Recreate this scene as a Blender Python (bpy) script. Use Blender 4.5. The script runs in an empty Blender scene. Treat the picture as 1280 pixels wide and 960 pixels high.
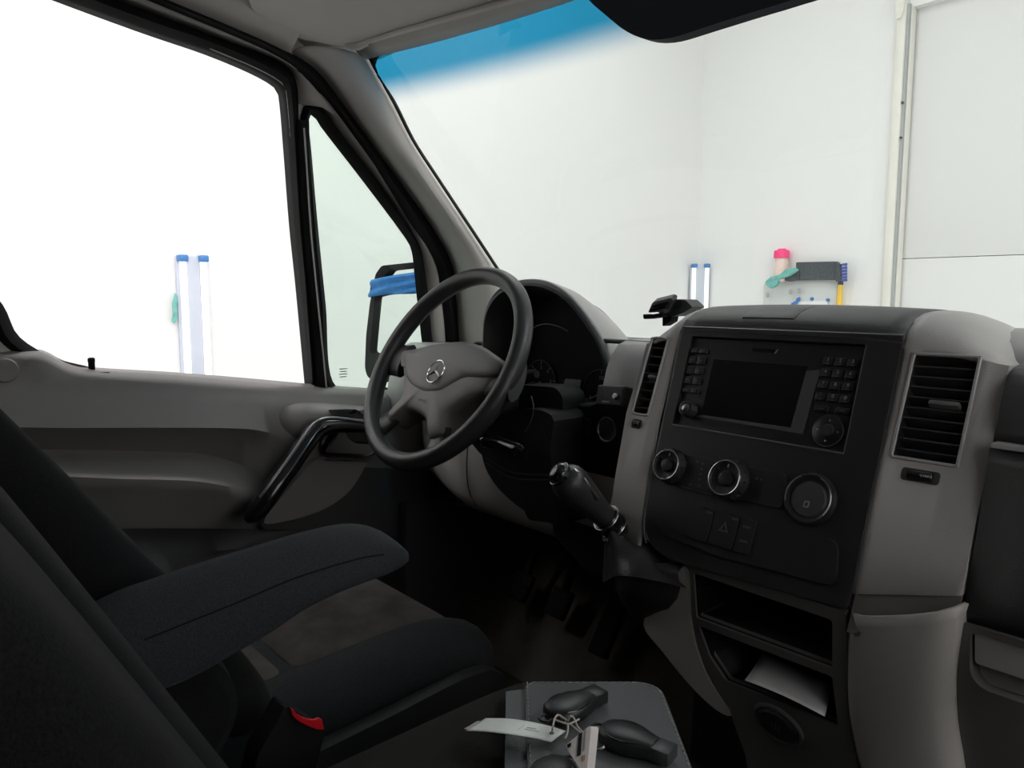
import bpy, bmesh, math, random
from mathutils import Vector, Matrix
from mathutils.geometry import tessellate_polygon

random.seed(7)
SC = bpy.context.scene
COL = SC.collection

# ------------------------------------------------------------------ camera, world, light
CAM = Vector((0.60, 0.0, 0.80))
FPX = 960.0
YAW = math.radians(50.0)
PIT = math.radians(6.6)
cd = bpy.data.cameras.new('camera')
cd.sensor_width = 36.0
cd.lens = 36.0 * FPX / 1280.0
cd.clip_start = 0.02
cd.clip_end = 60
cam = bpy.data.objects.new('camera', cd)
COL.objects.link(cam)
cam.location = CAM
cam.rotation_euler = (math.pi / 2 - PIT, 0, YAW)
SC.camera = cam

w = bpy.data.worlds.new('world')
SC.world = w
w.use_nodes = True
w.node_tree.nodes['Background'].inputs[0].default_value = (0.9, 0.95, 1.0, 1)
w.node_tree.nodes['Background'].inputs[1].default_value = 0.05

SC.view_settings.view_transform = 'Standard'
SC.view_settings.look = 'None'
SC.view_settings.gamma = 1.0
SC.view_settings.use_curve_mapping = False
SC.view_settings.exposure = 0.0
SC.cycles.use_denoising = True
SC.cycles.max_bounces = 12
SC.cycles.diffuse_bounces = 6
SC.cycles.transparent_max_bounces = 12
SC.cycles.sample_clamp_indirect = 6.0


def area(name, loc, rot, sx, sy, power, color=(1, 0.985, 0.98)):
    l = bpy.data.lights.new(name, 'AREA')
    l.shape = 'RECTANGLE'
    l.size = sx
    l.size_y = sy
    l.energy = power
    l.color = color
    o = bpy.data.objects.new(name, l)
    COL.objects.link(o)
    o.location = loc
    o.rotation_euler = rot
    return o


# unseen area lights under the ceiling, the right row raised to fill the cab
for _x, _y, _p in ((-2.3, -3.0, 50), (-2.3, 0.0, 32), (-2.3, 3.0, 32), (2.6, -3.0, 150), (2.6, 0.0, 215), (2.6, 3.0, 60)):
    area('unseen_bay_light', (_x, _y, 3.85), (0, 0, 0), 0.5, 2.4, float(_p))

# ------------------------------------------------------------------ view rays on real surfaces
_cy, _sy, _cp, _sp = math.cos(YAW), math.sin(YAW), math.cos(PIT), math.sin(PIT)


def ray(px, py):
    a = (px - 640.0) / FPX
    b = (480.0 - py) / FPX
    h = _cp + b * _sp
    v = -_sp + b * _cp
    return Vector((a * _cy - h * _sy, a * _sy + h * _cy, v))


def hit(px, py, g, hi=9.0):
    """first point of the ray where g(p) turns positive (bisection)"""
    d = ray(px, py)
    lo = 0.05
    for _ in range(50):
        m = (lo + hi) / 2
        if g(CAM + d * m) < 0:
            lo = m
        else:
            hi = m
    return CAM + d * lo


def atX(px, py, X):
    d = ray(px, py)
    return CAM + d * ((X - CAM.x) / d.x)


def atY(px, py, Y):
    d = ray(px, py)
    return CAM + d * ((Y - CAM.y) / d.y)


def atZ(px, py, Z):
    d = ray(px, py)
    return CAM + d * ((Z - CAM.z) / d.z)


def g_up(p): return p.y - (0.829 + 0.3895 * (p.z - 0.757))          # fascia of the centre console
def g_lo(p): return p.y - (0.725 + 0.19 * (0.49 - p.z))             # its lower leg
def ws_y(x, z): return 1.13 - 0.756 * (z - 0.8) + 0.11 * (1 - (x / 0.75) ** 2)
def g_ws(p): return p.y - ws_y(p.x, p.z)                            # windscreen
def door_x(z): return -0.93 + 0.17 * (z - 0.64)
def g_door(off): return lambda p: -(p.x) + door_x(p.z) + off        # side glass plane


# ------------------------------------------------------------------ materials
MATS = {}


def mat(name, color, rough=0.5, metal=0.0, bump=0.0, scale=300.0, var=0.0, vscale=8.0, spec=0.5, coat=0.0, sheen=0.0, emit=None, estr=0.0):
    m = bpy.data.materials.new(name)
    m.use_nodes = True
    nt = m.node_tree
    b = nt.nodes['Principled BSDF']
    b.inputs['Base Color'].default_value = (*color, 1)
    b.inputs['Roughness'].default_value = rough
    b.inputs['Metallic'].default_value = metal
    b.inputs['Specular IOR Level'].default_value = spec
    b.inputs['Coat Weight'].default_value = coat
    b.inputs['Sheen Weight'].default_value = sheen
    if emit:
        b.inputs['Emission Color'].default_value = (*emit, 1)
        b.inputs['Emission Strength'].default_value = estr
    tc = nt.nodes.new('ShaderNodeTexCoord')
    if var > 0:
        n = nt.nodes.new('ShaderNodeTexNoise')
        n.inputs['Scale'].default_value = vscale
        n.inputs['Detail'].default_value = 5
        nt.links.new(tc.outputs['Object'], n.inputs['Vector'])
        r = nt.nodes.new('ShaderNodeValToRGB')
        r.color_ramp.elements[0].position = 0.3
        r.color_ramp.elements[1].position = 0.7
        r.color_ramp.elements[0].color = (*[c * (1 - var) for c in color], 1)
        r.color_ramp.elements[1].color = (*[min(1, c * (1 + var)) for c in color], 1)
        nt.links.new(n.outputs['Fac'], r.inputs['Fac'])
        nt.links.new(r.outputs['Color'], b.inputs['Base Color'])
    if bump > 0:
        n2 = nt.nodes.new('ShaderNodeTexNoise')
        n2.inputs['Scale'].default_value = scale
        n2.inputs['Detail'].default_value = 2
        nt.links.new(tc.outputs['Object'], n2.inputs['Vector'])
        bp = nt.nodes.new('ShaderNodeBump')
        bp.inputs['Strength'].default_value = bump
        bp.inputs['Distance'].default_value = 0.001
        nt.links.new(n2.outputs['Fac'], bp.inputs['Height'])
        nt.links.new(bp.outputs['Normal'], b.inputs['Normal'])
    MATS[name] = m
    return m


def fabric(name, color, rough=0.95, scale=900.0, bump=0.8, var=0.35, vscale=700):
    m = mat(name, color, rough, var=var, vscale=vscale, spec=0.15, sheen=0.02)
    nt = m.node_tree
    b = nt.nodes['Principled BSDF']
    tc = nt.nodes.new('ShaderNodeTexCoord')
    n2 = nt.nodes.new('ShaderNodeTexNoise')
    n2.inputs['Scale'].default_value = scale
    n2.inputs['Detail'].default_value = 3
    mx = n2
    nt.links.new(tc.outputs['Object'], n2.inputs['Vector'])
    bp = nt.nodes.new('ShaderNodeBump')
    bp.inputs['Strength'].default_value = bump
    bp.inputs['Distance'].default_value = 0.0012
    nt.links.new(mx.outputs[0], bp.inputs['Height'])
    nt.links.new(bp.outputs['Normal'], b.inputs['Normal'])
    return m


def glass(name, tint, refl=0.04, band=None):
    """thin sheet glass: tinted transmission and a weak mirror layer"""
    m = bpy.data.materials.new(name)
    m.use_nodes = True
    nt = m.node_tree
    nt.nodes.clear()
    out = nt.nodes.new('ShaderNodeOutputMaterial')
    tr = nt.nodes.new('ShaderNodeBsdfTransparent')
    tr.inputs['Color'].default_value = (*tint, 1)
    gl = nt.nodes.new('ShaderNodeBsdfGlossy')
    gl.inputs['Roughness'].default_value = 0.02
    mix = nt.nodes.new('ShaderNodeMixShader')
    lw = nt.nodes.new('ShaderNodeLayerWeight')          # same for both sides of the sheet
    pw = nt.nodes.new('ShaderNodeMath')
    pw.operation = 'POWER'
    pw.inputs[1].default_value = 5.0
    ma = nt.nodes.new('ShaderNodeMath')
    ma.operation = 'MULTIPLY_ADD'
    ma.inputs[1].default_value = 0.7
    ma.inputs[2].default_value = refl
    nt.links.new(lw.outputs['Facing'], pw.inputs[0])
    nt.links.new(pw.outputs[0], ma.inputs[0])
    nt.links.new(ma.outputs[0], mix.inputs[0])
    nt.links.new(tr.outputs[0], mix.inputs[1])
    nt.links.new(gl.outputs[0], mix.inputs[2])
    nt.links.new(mix.outputs[0], out.inputs[0])
    if band:
        z0, z1, c1 = band
        tc = nt.nodes.new('ShaderNodeTexCoord')
        sp = nt.nodes.new('ShaderNodeSeparateXYZ')
        mr = nt.nodes.new('ShaderNodeMapRange')
        mr.interpolation_type = 'SMOOTHSTEP'
        mr.inputs['From Min'].default_value = z0
        mr.inputs['From Max'].default_value = z1
        mc = nt.nodes.new('ShaderNodeMix')
        mc.data_type = 'RGBA'
        mc.inputs[6].default_value = (*tint, 1)
        mc.inputs[7].default_value = (*c1, 1)
        nt.links.new(tc.outputs['Object'], sp.inputs[0])
        nt.links.new(sp.outputs['Z'], mr.inputs['Value'])
        nt.links.new(mr.outputs[0], mc.inputs[0])
        nt.links.new(mc.outputs[2], tr.inputs['Color'])
    MATS[name] = m
    return m


mat('wall', (0.86, 0.86, 0.855), 0.7, var=0.006, vscale=0.8)
mat('concrete', (0.50, 0.50, 0.49), 0.7, bump=0.3, scale=40, var=0.2, vscale=2)
mat('cream', (0.82, 0.80, 0.74), 0.5, var=0.03)
mat('door_white', (0.82, 0.82, 0.815), 0.6, var=0.006, vscale=1)
mat('steel_grey', (0.42, 0.44, 0.44), 0.5)
mat('dark_hole', (0.05, 0.05, 0.05), 0.6)
mat('lamp_body', (0.56, 0.60, 0.69), 0.4, var=0.03)
mat('lamp_blue', (0.06, 0.22, 0.55), 0.4)
mat('lamp_tube', (0.95, 0.95, 0.95), 0.3, emit=(1, 0.97, 0.95), estr=0.6)
mat('teal', (0.18, 0.48, 0.44), 0.9, bump=0.6, scale=120, var=0.25, vscale=30)
mat('pink', (0.95, 0.05, 0.22), 0.4)
mat('bottle', (0.85, 0.66, 0.60), 0.3, var=0.08)
mat('mat_grey', (0.075, 0.085, 0.095), 0.9, bump=0.5, scale=200, var=0.3, vscale=60)
mat('yellow', (0.85, 0.55, 0.05), 0.4)
mat('blue_bristle', (0.07, 0.11, 0.42), 0.6)
mat('board_white', (0.66, 0.68, 0.68), 0.5)
mat('paper', (0.85, 0.85, 0.86), 0.7, var=0.02)
mat('tape', (0.02, 0.24, 0.70), 0.6, bump=0.6, scale=60, var=0.15, vscale=40)

mat('trim_grey', (0.52, 0.50, 0.475), 0.55, bump=0.25, scale=900, var=0.05, vscale=6)      # pillars and headliner side
mat('headliner', (0.64, 0.61, 0.575), 0.85, bump=0.25, scale=700, var=0.04, vscale=8)
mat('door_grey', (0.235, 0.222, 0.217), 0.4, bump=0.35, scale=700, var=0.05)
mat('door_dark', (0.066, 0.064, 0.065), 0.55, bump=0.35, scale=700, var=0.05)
mat('console_grey', (0.40, 0.387, 0.384), 0.42, bump=0.3, scale=900, var=0.05)
mat('console_leg', (0.42, 0.40, 0.38), 0.6, bump=0.3, scale=900, var=0.05)
mat('dash_black', (0.024, 0.024, 0.026), 0.42, bump=0.3, scale=900, var=0.06)
mat('tray_grey', (0.12, 0.115, 0.112), 0.5, bump=0.3, scale=900, var=0.05)
mat('tray_black', (0.006, 0.006, 0.0065), 0.5, spec=0.2)
mat('cowl_black', (0.016, 0.016, 0.0175), 0.6, bump=0.3, scale=900, spec=0.25)
mat('dash_top', (0.05, 0.05, 0.053), 0.5, bump=0.35, scale=700, var=0.06)
mat('fascia', (0.022, 0.022, 0.025), 0.34, bump=0.12, scale=1200)
mat('fascia_line', (0.10, 0.10, 0.105), 0.35)
mat('radio_black', (0.013, 0.013, 0.015), 0.33)
mat('radio_button', (0.03, 0.03, 0.033), 0.4, bump=0.1, scale=900)
mat('screen', (0.006, 0.006, 0.008), 0.12)
mat('screen_edge', (0.075, 0.075, 0.08), 0.4)
mat('print_grey', (0.33, 0.33, 0.35), 0.5)
mat('print_dim', (0.09, 0.09, 0.095), 0.5)
mat('chrome', (0.75, 0.75, 0.77), 0.16, 1.0)
mat('satin', (0.30, 0.30, 0.31), 0.3, 1.0)
mat('gloss_black', (0.010, 0.010, 0.011), 0.18, coat=0.4)
mat('rubber', (0.012, 0.012, 0.013), 0.75, bump=0.2, scale=500, spec=0.15)
mat('leather', (0.03, 0.03, 0.033), 0.38, bump=0.35, scale=420, var=0.1, vscale=20)
mat('hub', (0.20, 0.19, 0.185), 0.42, bump=0.3, scale=900, var=0.05)
mat('boot', (0.022, 0.022, 0.024), 0.45, bump=0.4, scale=300, var=0.1)
mat('lcd', (0.22, 0.25, 0.23), 0.25)
mat('cluster_face', (0.006, 0.006, 0.007), 0.6, spec=0.15)
mat('lens_grey', (0.10, 0.10, 0.105), 0.3)
fabric('seat_cloth', (0.027, 0.029, 0.032))
fabric('seat_side', (0.014, 0.0145, 0.016), bump=0.3)
fabric('seat_insert', (0.064, 0.056, 0.052), var=0.4, vscale=16)
fabric('arm_cloth', (0.044, 0.049, 0.054), scale=1100)
fabric('bench_cloth', (0.026, 0.024, 0.023), var=0.15)
fabric('floor_mat', (0.03, 0.026, 0.022), scale=420, bump=1.0, var=0.3)
mat('carpet_dust', (0.06, 0.052, 0.042), 0.95, bump=0.8, scale=200, var=0.4, vscale=9)
mat('wallet', (0.12, 0.126, 0.132), 0.6, bump=0.4, scale=500, var=0.08)
mat('stitch', (0.34, 0.34, 0.34), 0.8)
mat('key_black', (0.018, 0.019, 0.021), 0.38, bump=0.1, scale=900)
mat('key_grey', (0.06, 0.065, 0.068), 0.4)
mat('tag_white', (0.92, 0.95, 0.93), 0.6)
mat('string', (0.55, 0.50, 0.45), 0.8)
mat('tag_pink', (0.85, 0.79, 0.78), 0.35)
mat('tag_orange', (0.55, 0.33, 0.18), 0.5)
mat('red', (0.62, 0.012, 0.02), 0.35)
mat('navy', (0.012, 0.016, 0.026), 0.9, bump=0.4, scale=600)
mat('mirror', (0.85, 0.87, 0.87), 0.02, 1.0)
mat('body_paint', (0.55, 0.56, 0.55), 0.3)
mat('frit', (0.008, 0.008, 0.009), 0.5)
glass('windscreen_glass', (0.79, 0.83, 0.812), band=(1.172, 1.225, (0.022, 0.255, 0.44)))
glass('quarter_glass', (0.84, 0.90, 0.865))
glass('cover_glass', (0.8, 0.8, 0.8))

# ------------------------------------------------------------------ object helpers
ORG = {}


def link(o, parent):
    COL.objects.link(o)
    if parent is not None:
        o.parent = parent
    return o


def tag(o, label=None, cat=None, group=None, kind=None):
    if label: o['label'] = label
    if cat: o['category'] = cat
    if group: o['group'] = group
    if kind: o['kind'] = kind
    return o


def thing(name, label, cat, loc=(0, 0, 0), group=None, kind=None):
    o = bpy.data.objects.new(name, None)
    o.empty_display_size = 0.05
    COL.objects.link(o)
    o.location = loc
    ORG[o.name] = Vector(loc)
    return tag(o, label, cat, group, kind)


def org(parent):
    return ORG[parent.name] if parent is not None else Vector((0, 0, 0))


def finish(me, angle):
    me.polygons.foreach_set('use_smooth', [True] * len(me.polygons))
    me.set_sharp_from_angle(angle=math.radians(angle))


def add(name, bm, m, parent=None, angle=35, bevel=0.0, seg=2, sub=0, solid=0.0, soff=1.0, label=None):
    """bmesh in world coordinates -> one mesh object, a child of its thing or part"""
    if solid == 0:
        bmesh.ops.recalc_face_normals(bm, faces=bm.faces[:])
    o0 = org(parent)
    if o0.length > 0:
        bmesh.ops.translate(bm, verts=bm.verts[:], vec=-o0)
    me = bpy.data.meshes.new(name)
    bm.to_mesh(me)
    bm.free()
    finish(me, angle)
    me.materials.append(MATS[m])
    o = bpy.data.objects.new(name, me)
    link(o, parent)
    ORG[o.name] = o0
    if solid:
        s = o.modifiers.new('thickness', 'SOLIDIFY')
        s.thickness = solid
        s.offset = soff
    if bevel > 0:
        b = o.modifiers.new('edge', 'BEVEL')
        b.width = bevel
        b.segments = seg
        b.limit_method = 'ANGLE'
        b.angle_limit = math.radians(40)
        b.harden_normals = False
    if sub:
        s = o.modifiers.new('smooth', 'SUBSURF')
        s.levels = sub
        s.render_levels = sub
    if label: o['label'] = label
    return o


def inst(name, me, M, parent=None):
    """a piece that shares its mesh with its alike; M = world matrix"""
    o = bpy.data.objects.new(name, me)
    link(o, parent)
    o.matrix_local = Matrix.Translation(-org(parent)) @ M
    return o


def mesh_of(name, bm, m, angle=35):
    bmesh.ops.recalc_face_normals(bm, faces=bm.faces[:])
    me = bpy.data.meshes.new(name)
    bm.to_mesh(me)
    bm.free()
    finish(me, angle)
    me.materials.append(MATS[m])
    return me


def frame(o, x, y, z):
    M = Matrix((x, y, z)).transposed().to_4x4()
    M.translation = o
    return M


# frame of the console fascia: x right, v up along the face, n toward the cabin
UPV = Vector((0, 0.3895, 1)).normalized()
UPN = Vector((0, -1, 0.3895)).normalized()
LOV = Vector((0, -0.19, 1)).normalized()
LON = Vector((0, -1, -0.19)).normalized()
AX = Vector((1, 0, 0))


def up_pt(x, z, out=0.0):
    return Vector((x, 0.829 + 0.3895 * (z - 0.757), z)) + UPN * out


def lo_pt(x, z, out=0.0):
    return Vector((x, 0.725 + 0.19 * (0.49 - z), z)) + LON * out


def rpoly(pts, r, seg=4):
    out = []
    n = len(pts)
    for i in range(n):
        p, a, b = Vector(pts[i]), Vector(pts[i - 1]), Vector(pts[(i + 1) % n])
        rr = r[i] if isinstance(r, (list, tuple)) else r
        if rr <= 0:
            out.append(p)
            continue
        da, db = a - p, b - p
        ra, rb = min(rr, da.length * .48), min(rr, db.length * .48)
        A, B = p + da.normalized() * ra, p + db.normalized() * rb
        for k in range(seg + 1):
            t = k / seg
            out.append(A * (1 - t) ** 2 + p * 2 * t * (1 - t) + B * t * t)
    return out


def crom(pts, n, closed=False):
    """smooth curve through the points, n samples"""
    P = [Vector(p) for p in pts]
    m = len(P)
    segs = m if closed else m - 1
    dense = []
    for i in range(segs):
        if closed:
            p0, p1, p2, p3 = P[i - 1], P[i], P[(i + 1) % m], P[(i + 2) % m]
        else:
            p1, p2 = P[i], P[i + 1]
            p0 = P[i - 1] if i > 0 else p1 * 2 - p2
            p3 = P[i + 2] if i + 2 < m else p2 * 2 - p1
        for k in range(12):
            t = k / 12
            dense.append(0.5 * ((2 * p1) + (p2 - p0) * t + (2 * p0 - 5 * p1 + 4 * p2 - p3) * t * t + (3 * p1 - p0 - 3 * p2 + p3) * t ** 3))
    dense.append(P[0].copy() if closed else P[-1].copy())
    L = [0]
    for i in range(1, len(dense)):
        L.append(L[-1] + (dense[i] - dense[i - 1]).length)
    tot = L[-1]
    res = []
    cnt = n if closed else n - 1
    j = 0
    for k in range(n):
        s = tot * k / cnt
        while j < len(L) - 2 and L[j + 1] < s:
            j += 1
        d = L[j + 1] - L[j]
        t = 0 if d < 1e-12 else (s - L[j]) / d
        res.append(dense[j].lerp(dense[j + 1], min(1, max(0, t))))
    return res


def bm_plate(loops, vec):
    """flat or gently bent plate with holes: loops[0] outline, the rest holes; vec = thickness"""
    bm = bmesh.new()
    loops = [[Vector(p) for p in l] for l in loops]
    flat = [p for l in loops for p in l]
    A = [bm.verts.new(p) for p in flat]
    B = [bm.verts.new(p + vec) for p in flat]
    for t in tessellate_polygon(loops):
        try:
            bm.faces.new([A[i] for i in t])
            bm.faces.new([B[i] for i in reversed(t)])
        except ValueError:
            pass
    s = 0
    for l in loops:
        n = len(l)
        for i in range(n):
            j = (i + 1) % n
            bm.faces.new((A[s + i], A[s + j], B[s + j], B[s + i]))
        s += n
    # merge the front and back triangles into clean faces so that edge bevels stay clean
    bmesh.ops.dissolve_limit(bm, angle_limit=0.01, verts=bm.verts[:], edges=bm.edges[:])
    return bm


def bm_grid(rows, closed_u=False, cap=False):
    bm = bmesh.new()
    V = [[bm.verts.new(p) for p in r] for r in rows]
    n = len(rows[0])
    for i in range(len(V) - 1):
        for j in range(n if closed_u else n - 1):
            k = (j + 1) % n
            bm.faces.new((V[i][j], V[i][k], V[i + 1][k], V[i + 1][j]))
    if cap:
        bm.faces.new(list(reversed(V[0])))
        bm.faces.new(V[-1])
    return bm


def bm_tube(path, r, seg=12, cap=True, flat=1.0, upv=None):
    P = [Vector(p) for p in path]
    rows = []
    n = len(P)
    u0 = None
    for i in range(n):
        t = (P[min(i + 1, n - 1)] - P[max(i - 1, 0)]).normalized()
        if u0 is None:
            ref = Vector(upv) if upv else (Vector((0, 0, 1)) if abs(t.z) < .9 else Vector((1, 0, 0)))
            u0 = (ref - t * ref.dot(t)).normalized()
        else:
            u0 = (u0 - t * u0.dot(t)).normalized()
        v0 = t.cross(u0)
        rr = r[i] if isinstance(r, (list, tuple)) else r
        rows.append([P[i] + u0 * math.cos(a) * rr * flat + v0 * math.sin(a) * rr for a in [2 * math.pi * k / seg for k in range(seg)]])
    return bm_grid(rows, closed_u=True, cap=cap)


def bm_closed_tube(path, r, seg=8):
    P = [Vector(p) for p in path]
    n = len(P)
    c = sum(P, Vector()) / n
    nor = Vector((0, 0, 0))
    for i in range(n):
        nor += (P[i] - c).cross(P[(i + 1) % n] - c)
    nor.normalize()
    bm = bmesh.new()
    R = []
    for i in range(n):
        t = (P[(i + 1) % n] - P[i - 1]).normalized()
        s = t.cross(nor).normalized()
        R.append([bm.verts.new(P[i] + s * math.cos(a) * r + nor * math.sin(a) * r) for a in [2 * math.pi * k / seg for k in range(seg)]])
    for i in range(n):
        j = (i + 1) % n
        for k in range(seg):
            l = (k + 1) % seg
            bm.faces.new((R[i][k], R[i][l], R[j][l], R[j][k]))
    return bm


def bm_lathe(profile, M, seg=28):
    """profile [(r, h)] about the local z axis of M; closes at r = 0"""
    bm = bmesh.new()
    rings = []
    for r, h in profile:
        if r < 1e-6:
            rings.append([bm.verts.new(M @ Vector((0, 0, h)))])
        else:
            rings.append([bm.verts.new(M @ Vector((r * math.cos(a), r * math.sin(a), h))) for a in [2 * math.pi * k / seg for k in range(seg)]])
    for A, B in zip(rings, rings[1:]):
        for k in range(seg):
            l = (k + 1) % seg
            if len(A) == 1 and len(B) == 1:
                continue
            if len(A) == 1:
                bm.faces.new((A[0], B[k], B[l]))
            elif len(B) == 1:
                bm.faces.new((A[k], A[l], B[0]))
            else:
                bm.faces.new((A[k], A[l], B[l], B[k]))
    for R in (rings[0], rings[-1]):
        if len(R) > 2:
            bm.faces.new(R)
    return bm


def bm_box(sx, sy, sz, M=None, bev=0.0, seg=2):
    bm = bmesh.new()
    bmesh.ops.create_cube(bm, size=1.0)
    bmesh.ops.scale(bm, vec=(sx, sy, sz), verts=bm.verts[:])
    if bev > 0:
        bmesh.ops.bevel(bm, geom=bm.edges[:], offset=bev, segments=seg, affect='EDGES', profile=0.5)
    if M is not None:
        bmesh.ops.transform(bm, matrix=M, verts=bm.verts[:])
    return bm


def box2(a, b, bev=0.0, seg=2):
    a, b = Vector(a), Vector(b)
    return bm_box(abs(b.x - a.x), abs(b.y - a.y), abs(b.z - a.z), Matrix.Translation((a + b) / 2), bev, seg)


def join(*bms):
    a = bms[0]
    for b in bms[1:]:
        me = bpy.data.meshes.new('tmp')
        b.to_mesh(me)
        a.from_mesh(me)
        b.free()
        bpy.data.meshes.remove(me)
    return a


def text_obj(name, s, size, M, m, parent, ext=0.0002, align='CENTER'):
    c = bpy.data.curves.new(name, 'FONT')
    c.body = s
    c.size = size
    c.extrude = ext
    c.align_x = align
    c.align_y = 'CENTER'
    c.resolution_u = 2
    c.materials.append(MATS[m])
    tmp = bpy.data.objects.new(name, c)
    COL.objects.link(tmp)
    me = bpy.data.meshes.new_from_object(tmp.evaluated_get(bpy.context.evaluated_depsgraph_get()))
    bpy.data.objects.remove(tmp)
    bpy.data.curves.remove(c)
    if not me.materials:
        me.materials.append(MATS[m])
    o = bpy.data.objects.new(name, me)
    link(o, parent)
    o.matrix_local = Matrix.Translation(-org(parent)) @ M
    ORG[o.name] = org(parent)
    return o

# ================================================================== the bay (setting)
GZ, CZ = -0.75, 4.0
WX0, WX1, WY0, WY1 = -3.6, 4.4, -7.0, 5.67
DX0 = atY(1137, 20, WY1).x           # left jamb of the big door
DX1, DZ1 = 2.3, atY(1150, 6, WY1).z


def slab(name, a, b, m):
    o = add(name, box2(a, b), m)
    return tag(o, kind='structure')


slab('floor', (WX0 - .2, WY0 - .2, GZ - .2), (WX1 + .2, WY1 + .4, GZ), 'concrete')
slab('ceiling', (WX0 - .2, WY0 - .2, CZ), (WX1 + .2, WY1 + .4, CZ + .2), 'wall')
slab('wall_left', (WX0 - .2, WY0 - .2, GZ), (WX0, WY1 + .4, CZ), 'wall')
slab('wall_right', (WX1, WY0 - .2, GZ), (WX1 + .2, WY1 + .4, CZ), 'wall')
slab('wall_back', (WX0, WY0 - .2, GZ), (WX1, WY0, CZ), 'wall')
wf = add('wall_front', bm_plate([[Vector(p) for p in ((WX0, WY1, GZ), (DX0, WY1, GZ), (DX0, WY1, DZ1), (DX1, WY1, DZ1), (DX1, WY1, GZ), (WX1, WY1, GZ), (WX1, WY1, CZ), (WX0, WY1, CZ))]], Vector((0, .3, 0))), 'wall')
tag(wf, kind='structure')

door = thing('door_1', None, None, (0.2, WY1 + .2, GZ), kind='structure')
zs = [GZ, atY(1200, 321, WY1 + .07).z, DZ1 + .05]
for za, zb in zip(zs, zs[1:]):
    add('panel', box2((DX0 - .03, WY1 + .07, za + .002), (DX1 + .03, WY1 + .13, zb - .002), .004), 'door_white', door)

trim = thing('trim_1', None, None, (DX0, WY1, GZ), kind='structure')
pw = .062
add('post', box2((DX0 - pw, WY1 - .05, GZ), (DX0 - .004, WY1, DZ1 + .25), .006), 'cream', trim)
add('post_rib', box2((DX0 - pw - .018, WY1 - .03, GZ), (DX0 - pw, WY1, DZ1 + .25), .004), 'cream', trim)
add('rail', box2((DX0 - .004, WY1 - .035, GZ), (DX0 + .012, WY1 + .06, DZ1 + .02), .003), 'steel_grey', trim)
add('rail_edge', box2((DX0 + .012, WY1 - .01, GZ), (DX0 + .022, WY1 + .06, DZ1), .003), 'cream', trim)
b0 = atY(1130, 22, WY1 - .06)
add('bracket', bm_plate([rpoly([(DX0 - pw - .005, WY1 - .05, b0.z), (DX0 - .03, WY1 - .05, b0.z), (DX0 - .012, WY1 - .05, b0.z + .05), (DX0 - .012, WY1 - .05, DZ1 + .24), (DX0 - pw - .005, WY1 - .05, DZ1 + .24)], .02)], Vector((0, -.02, 0))), 'cream', trim, bevel=.003)
for px, py in ((1128, 128), (1126, 172)):
    q = atY(px, py, WY1 - .052)
    add('bolt', bm_lathe([(0, 0.004), (.008, .004), (.008, -.01), (0, -.01)], frame(q, AX, Vector((0, 0, 1)), Vector((0, -1, 0))), 10), 'dark_hole', trim)


# ------------------------------------------------------------------ wall lights
def wall_light(label, base, ux, n, wdt, ztop, zbot):
    """two-tube strip light; base = wall point at its middle, ux = along the wall, n = off the wall"""
    t = thing('wall_light', label, 'light', (base.x, base.y, zbot), 'upright strip lights on the bay walls')
    c = Vector((base.x, base.y, (ztop + zbot) / 2))
    h = ztop - zbot
    uz = Vector((0, 0, 1))
    F = frame(c, ux, uz, n)
    add('housing', bm_box(wdt * .40, h, .045, F @ Matrix.Translation((0, 0, .0235)), .005), 'lamp_body', t)
    for s in (-1, 1):
        xx = s * wdt * .33
        add('reflector', bm_plate([[F @ Vector(p) for p in ((xx - wdt * .17, -h / 2, .001), (xx + wdt * .17, -h / 2, .001), (xx + wdt * .17, h / 2, .001), (xx - wdt * .17, h / 2, .001))]], n * .018), 'lamp_body', t, bevel=.002)
        add('tube', bm_tube([F @ Vector((xx, -h / 2 + .02, .045)), F @ Vector((xx, h / 2 - .028, .045))], wdt * .115, 14), 'lamp_tube', t)
        for e in (-1, 1):
            add('end_cap', bm_box(wdt * .30, .035, .07, F @ Matrix.Translation((xx, e * (h / 2 - .012), .037)), .008), 'lamp_blue', t)
    return t


la, lb = atX(218, 320, WX0), atX(256.5, 320, WX0)
wall_light('upright twin-tube strip light with blue end caps, seen through the open driver window',
           Vector((WX0, (la.y + lb.y) / 2, 0)), Vector((0, 1, 0)), Vector((1, 0, 0)), abs(lb.y - la.y), la.z, la.z - 1.55)
cz = atY(870, 331, WY1 - .05).z
wall_light('upright twin-tube strip light in the room corner, seen through the windscreen',
           Vector((WX0 + .075, WY1 - .075, 0)), Vector((1, 1, 0)).normalized(), Vector((1, -1, 0)).normalized(), .165, cz, cz - 1.55)

# teal cloth that hangs beside the first light
q = [atX(*p, WX0 + .012) for p in ((218, 366), (221, 372), (220, 385), (221, 396), (218, 404), (214, 402), (216, 392), (215, 380))]
tag(add('cleaning_cloth', bm_plate([q], Vector((.02, 0, 0))), 'teal', bevel=.004), 'teal cloth hanging beside the strip light on the wall', 'cloth')

# ------------------------------------------------------------------ tool board on the front wall
YB = WY1


def fb(px, py, off=0.0): return atY(px, py, YB - off)


tb = thing('tool_board', 'white wall board with small hooks behind the dashboard top', 'board', fb(1000, 395, .02))
add('board_panel', bm_plate([rpoly([fb(957, 352, .002), fb(1048, 349, .002), fb(1046, 420, .002), fb(953, 420, .002)], .02)], Vector((0, -.02, 0))), 'board_white', tb, bevel=.003)
for px, py in ((959, 369), (988, 365), (999, 364)):
    add('hook', join(bm_tube([fb(px, py, .02), fb(px, py, .07)], .012, 8), bm_tube([fb(px, py, .07), fb(px, py + 2, .075), fb(px, py - 3, .085)], .01, 8)), 'steel_grey', tb)

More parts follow.
